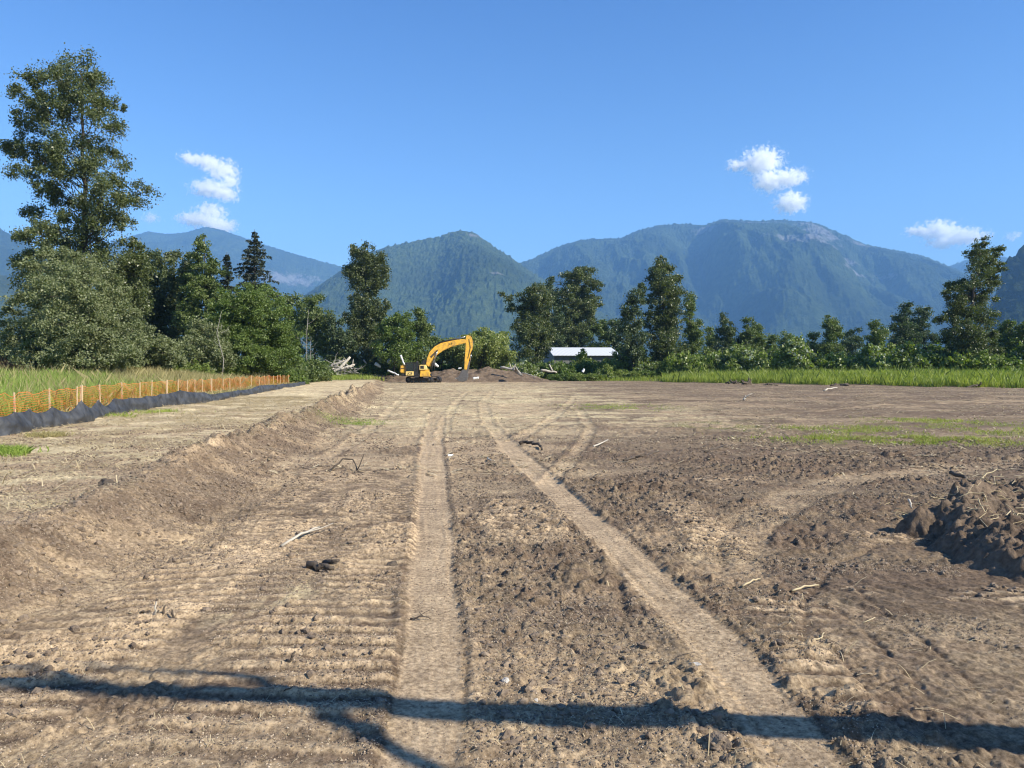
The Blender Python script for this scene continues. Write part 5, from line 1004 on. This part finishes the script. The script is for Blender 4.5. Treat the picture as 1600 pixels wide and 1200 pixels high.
# lettering
def letters(txt, px, py, size, y_, parent, mat='black', rot=0):
    cu = bpy.data.curves.new('lettering', 'FONT'); cu.body = txt; cu.size = size; cu.extrude = .004; cu.align_x = 'CENTER'; cu.align_y = 'CENTER'; cu.shear = .2; cu.offset = size*.02
    tmp = bpy.data.objects.new('tmp', cu); C.objects.link(tmp); bpy.context.view_layer.update()
    me = bpy.data.meshes.new_from_object(tmp.evaluated_get(bpy.context.evaluated_depsgraph_get())); bpy.data.objects.remove(tmp)
    me.materials.clear(); me.materials.append(M[mat]); o = bpy.data.objects.new('lettering', me); C.objects.link(o); o.parent = parent
    x, z = e2(px, py); o.location = (x, y_, z); o.rotation_euler = (R(90), rot, 0); return o
letters('JCB', 642.3, 584, .42, -1.428, EX)
letters('JCB', 704, 538, .36, -.306, boom, rot=R(-15))
# crawlers, turned a little towards the viewer
def crawler(yc):
    cr = bpy.data.objects.new('crawler', None); C.objects.link(cr); cr.parent = EX; cr.location = (e2(663, 0)[0]*1, 0, 0); cr.rotation_euler = (0, 0, R(-28))
    Lh, Hh = 1.75, .43; prof = []
    for k in range(13): a = -pi/2+pi*k/12; prof.append((Lh+Hh*cos(a), Hh+Hh*sin(a)+.02))
    for k in range(13): a = pi/2+pi*k/12; prof.append((-Lh+Hh*cos(a), Hh+Hh*sin(a)+.02))
    prof = np.array(prof); d = np.r_[0, np.cumsum(np.hypot(*np.diff(np.vstack([prof, prof[:1]]), axis=0).T))]; n = 44; V = []; Fq = []
    pc = np.vstack([prof, prof[:1]])
    for k in range(n):
        s0, s1 = d[-1]*k/n, d[-1]*(k+.86)/n; p0 = np.array([np.interp(s0, d, pc[:, j]) for j in (0, 1)]); p1 = np.array([np.interp(s1, d, pc[:, j]) for j in (0, 1)])
        nn_ = np.array([(p1-p0)[1], -(p1-p0)[0]]); nn_ /= np.linalg.norm(nn_)
        q = [p0-nn_*.05, p1-nn_*.05, p1+nn_*.02, p1*.5+p0*.5+nn_*.045, p0+nn_*.02]; b0 = len(V)
        for yv in (yc-.28, yc+.28): V += [(a_[0], yv, a_[1]) for a_ in q]
        Fq += [tuple(b0+j for j in range(5)), tuple(b0+5+j for j in reversed(range(5)))]+[(b0+(j+1) % 5, b0+j, b0+5+j, b0+5+(j+1) % 5) for j in range(5)]
    mesh('track_belt', V, Fq, M['black'], cr)
    tb = TB(); tb.tube([(Lh, yc-.2, Hh+.02), (Lh, yc+.2, Hh+.02)], .34, 18); tb.build('idler', M['steel'], cr)
    tb = TB(); tb.tube([(-Lh, yc-.2, Hh+.02), (-Lh, yc+.2, Hh+.02)], .35, 18); tb.build('sprocket', M['steel'], cr)
    mesh('track_frame', [(x, y_, z) for x in (-Lh+.2, Lh-.2) for y_ in (yc-.2, yc+.2) for z in (.3, .66)], [(0, 1, 3, 2), (4, 6, 7, 5), (0, 4, 5, 1), (2, 3, 7, 6), (0, 2, 6, 4), (1, 5, 7, 3)], M['black'], cr)
    for k in range(6): tb = TB(); x = -1.25+k*.5; tb.tube([(x, yc-.2, .16), (x, yc+.2, .16)], .11, 12); tb.build('track_roller', M['steel'], cr)
    cr['yc'] = yc; return cr
c1_ = crawler(-1.05); c2_ = crawler(1.05)
for c_ in (c1_, c2_): c_.location = (e2(662, 0)[0], 0, 0)
tb = TB(); tb.tube([(e2(655, 0)[0], 0, .55), (e2(655, 0)[0], 0, .95)], .6, 18); tb.build('slew_ring', M['black'], EX)
# ------------------------------------------------------------------ bare tree standing right of the view; its trunk and limbs throw the long shadow
def caster(gx, gy, h):  # point at height h whose shadow falls on (gx, gy)
    s_ = h/SUN[2]; return np.array([gx+SUN[0]*s_, gy+SUN[1]*s_, h])
bt = empty('bare_tree', (5.6, 3.62, 0), 'bare leafless tree standing just outside the right edge, throwing the long shadow', 'tree'); o_b = np.array([5.6, 3.62, 0])
pts = np.array([(5.6, 3.62, -.2), (5.55, 3.62, .3)]+[list(caster(*g_, h)) for g_, h in (((4.4, 3.80), .95), ((2.7, 4.02), 2.1), ((1.6, 4.18), 3.0), ((.9, 4.28), 3.55), ((0, 4.34), 4.2), ((-1.2, 4.50), 5.1), ((-2.2, 4.66), 5.9), ((-3.2, 4.74), 6.6), ((-4.4, 4.9), 7.4))])
tb = TB(); tb.tube(pts-o_b, [.20, .16, .145, .14, .13, .13, .125, .12, .10, .07, .03], 12); tb.build('trunk', M['bark'], bt)
tb = TB()
for seq, r0 in (([((-1.25, 4.5), 5.1), ((-.9, 4.15), 5.0), ((-.45, 3.8), 5.1), ((.1, 3.4), 5.3), ((.5, 2.9), 5.6)], .085), ([((-1.3, 4.52), 5.1), ((-1.6, 4.78), 5.4), ((-2.0, 4.95), 5.6), ((-2.9, 5.0), 5.9)], .06),
                 ([((.9, 4.3), 3.5), ((.85, 4.45), 3.5), ((.82, 4.5), 3.5)], .09), ([((-2.6, 4.7), 6.2), ((-3.2, 4.95), 6.6), ((-4.5, 5.0), 7.0)], .05)):
    p = np.array([caster(*g_, h) for g_, h in seq])-o_b; tb.tube(p, np.linspace(r0, r0*.35, len(p)), 8, False)
for v_, f_ in zip(tb.V, tb.F): mesh('branch', v_, f_-f_.min(), M['bark'], bt, True)
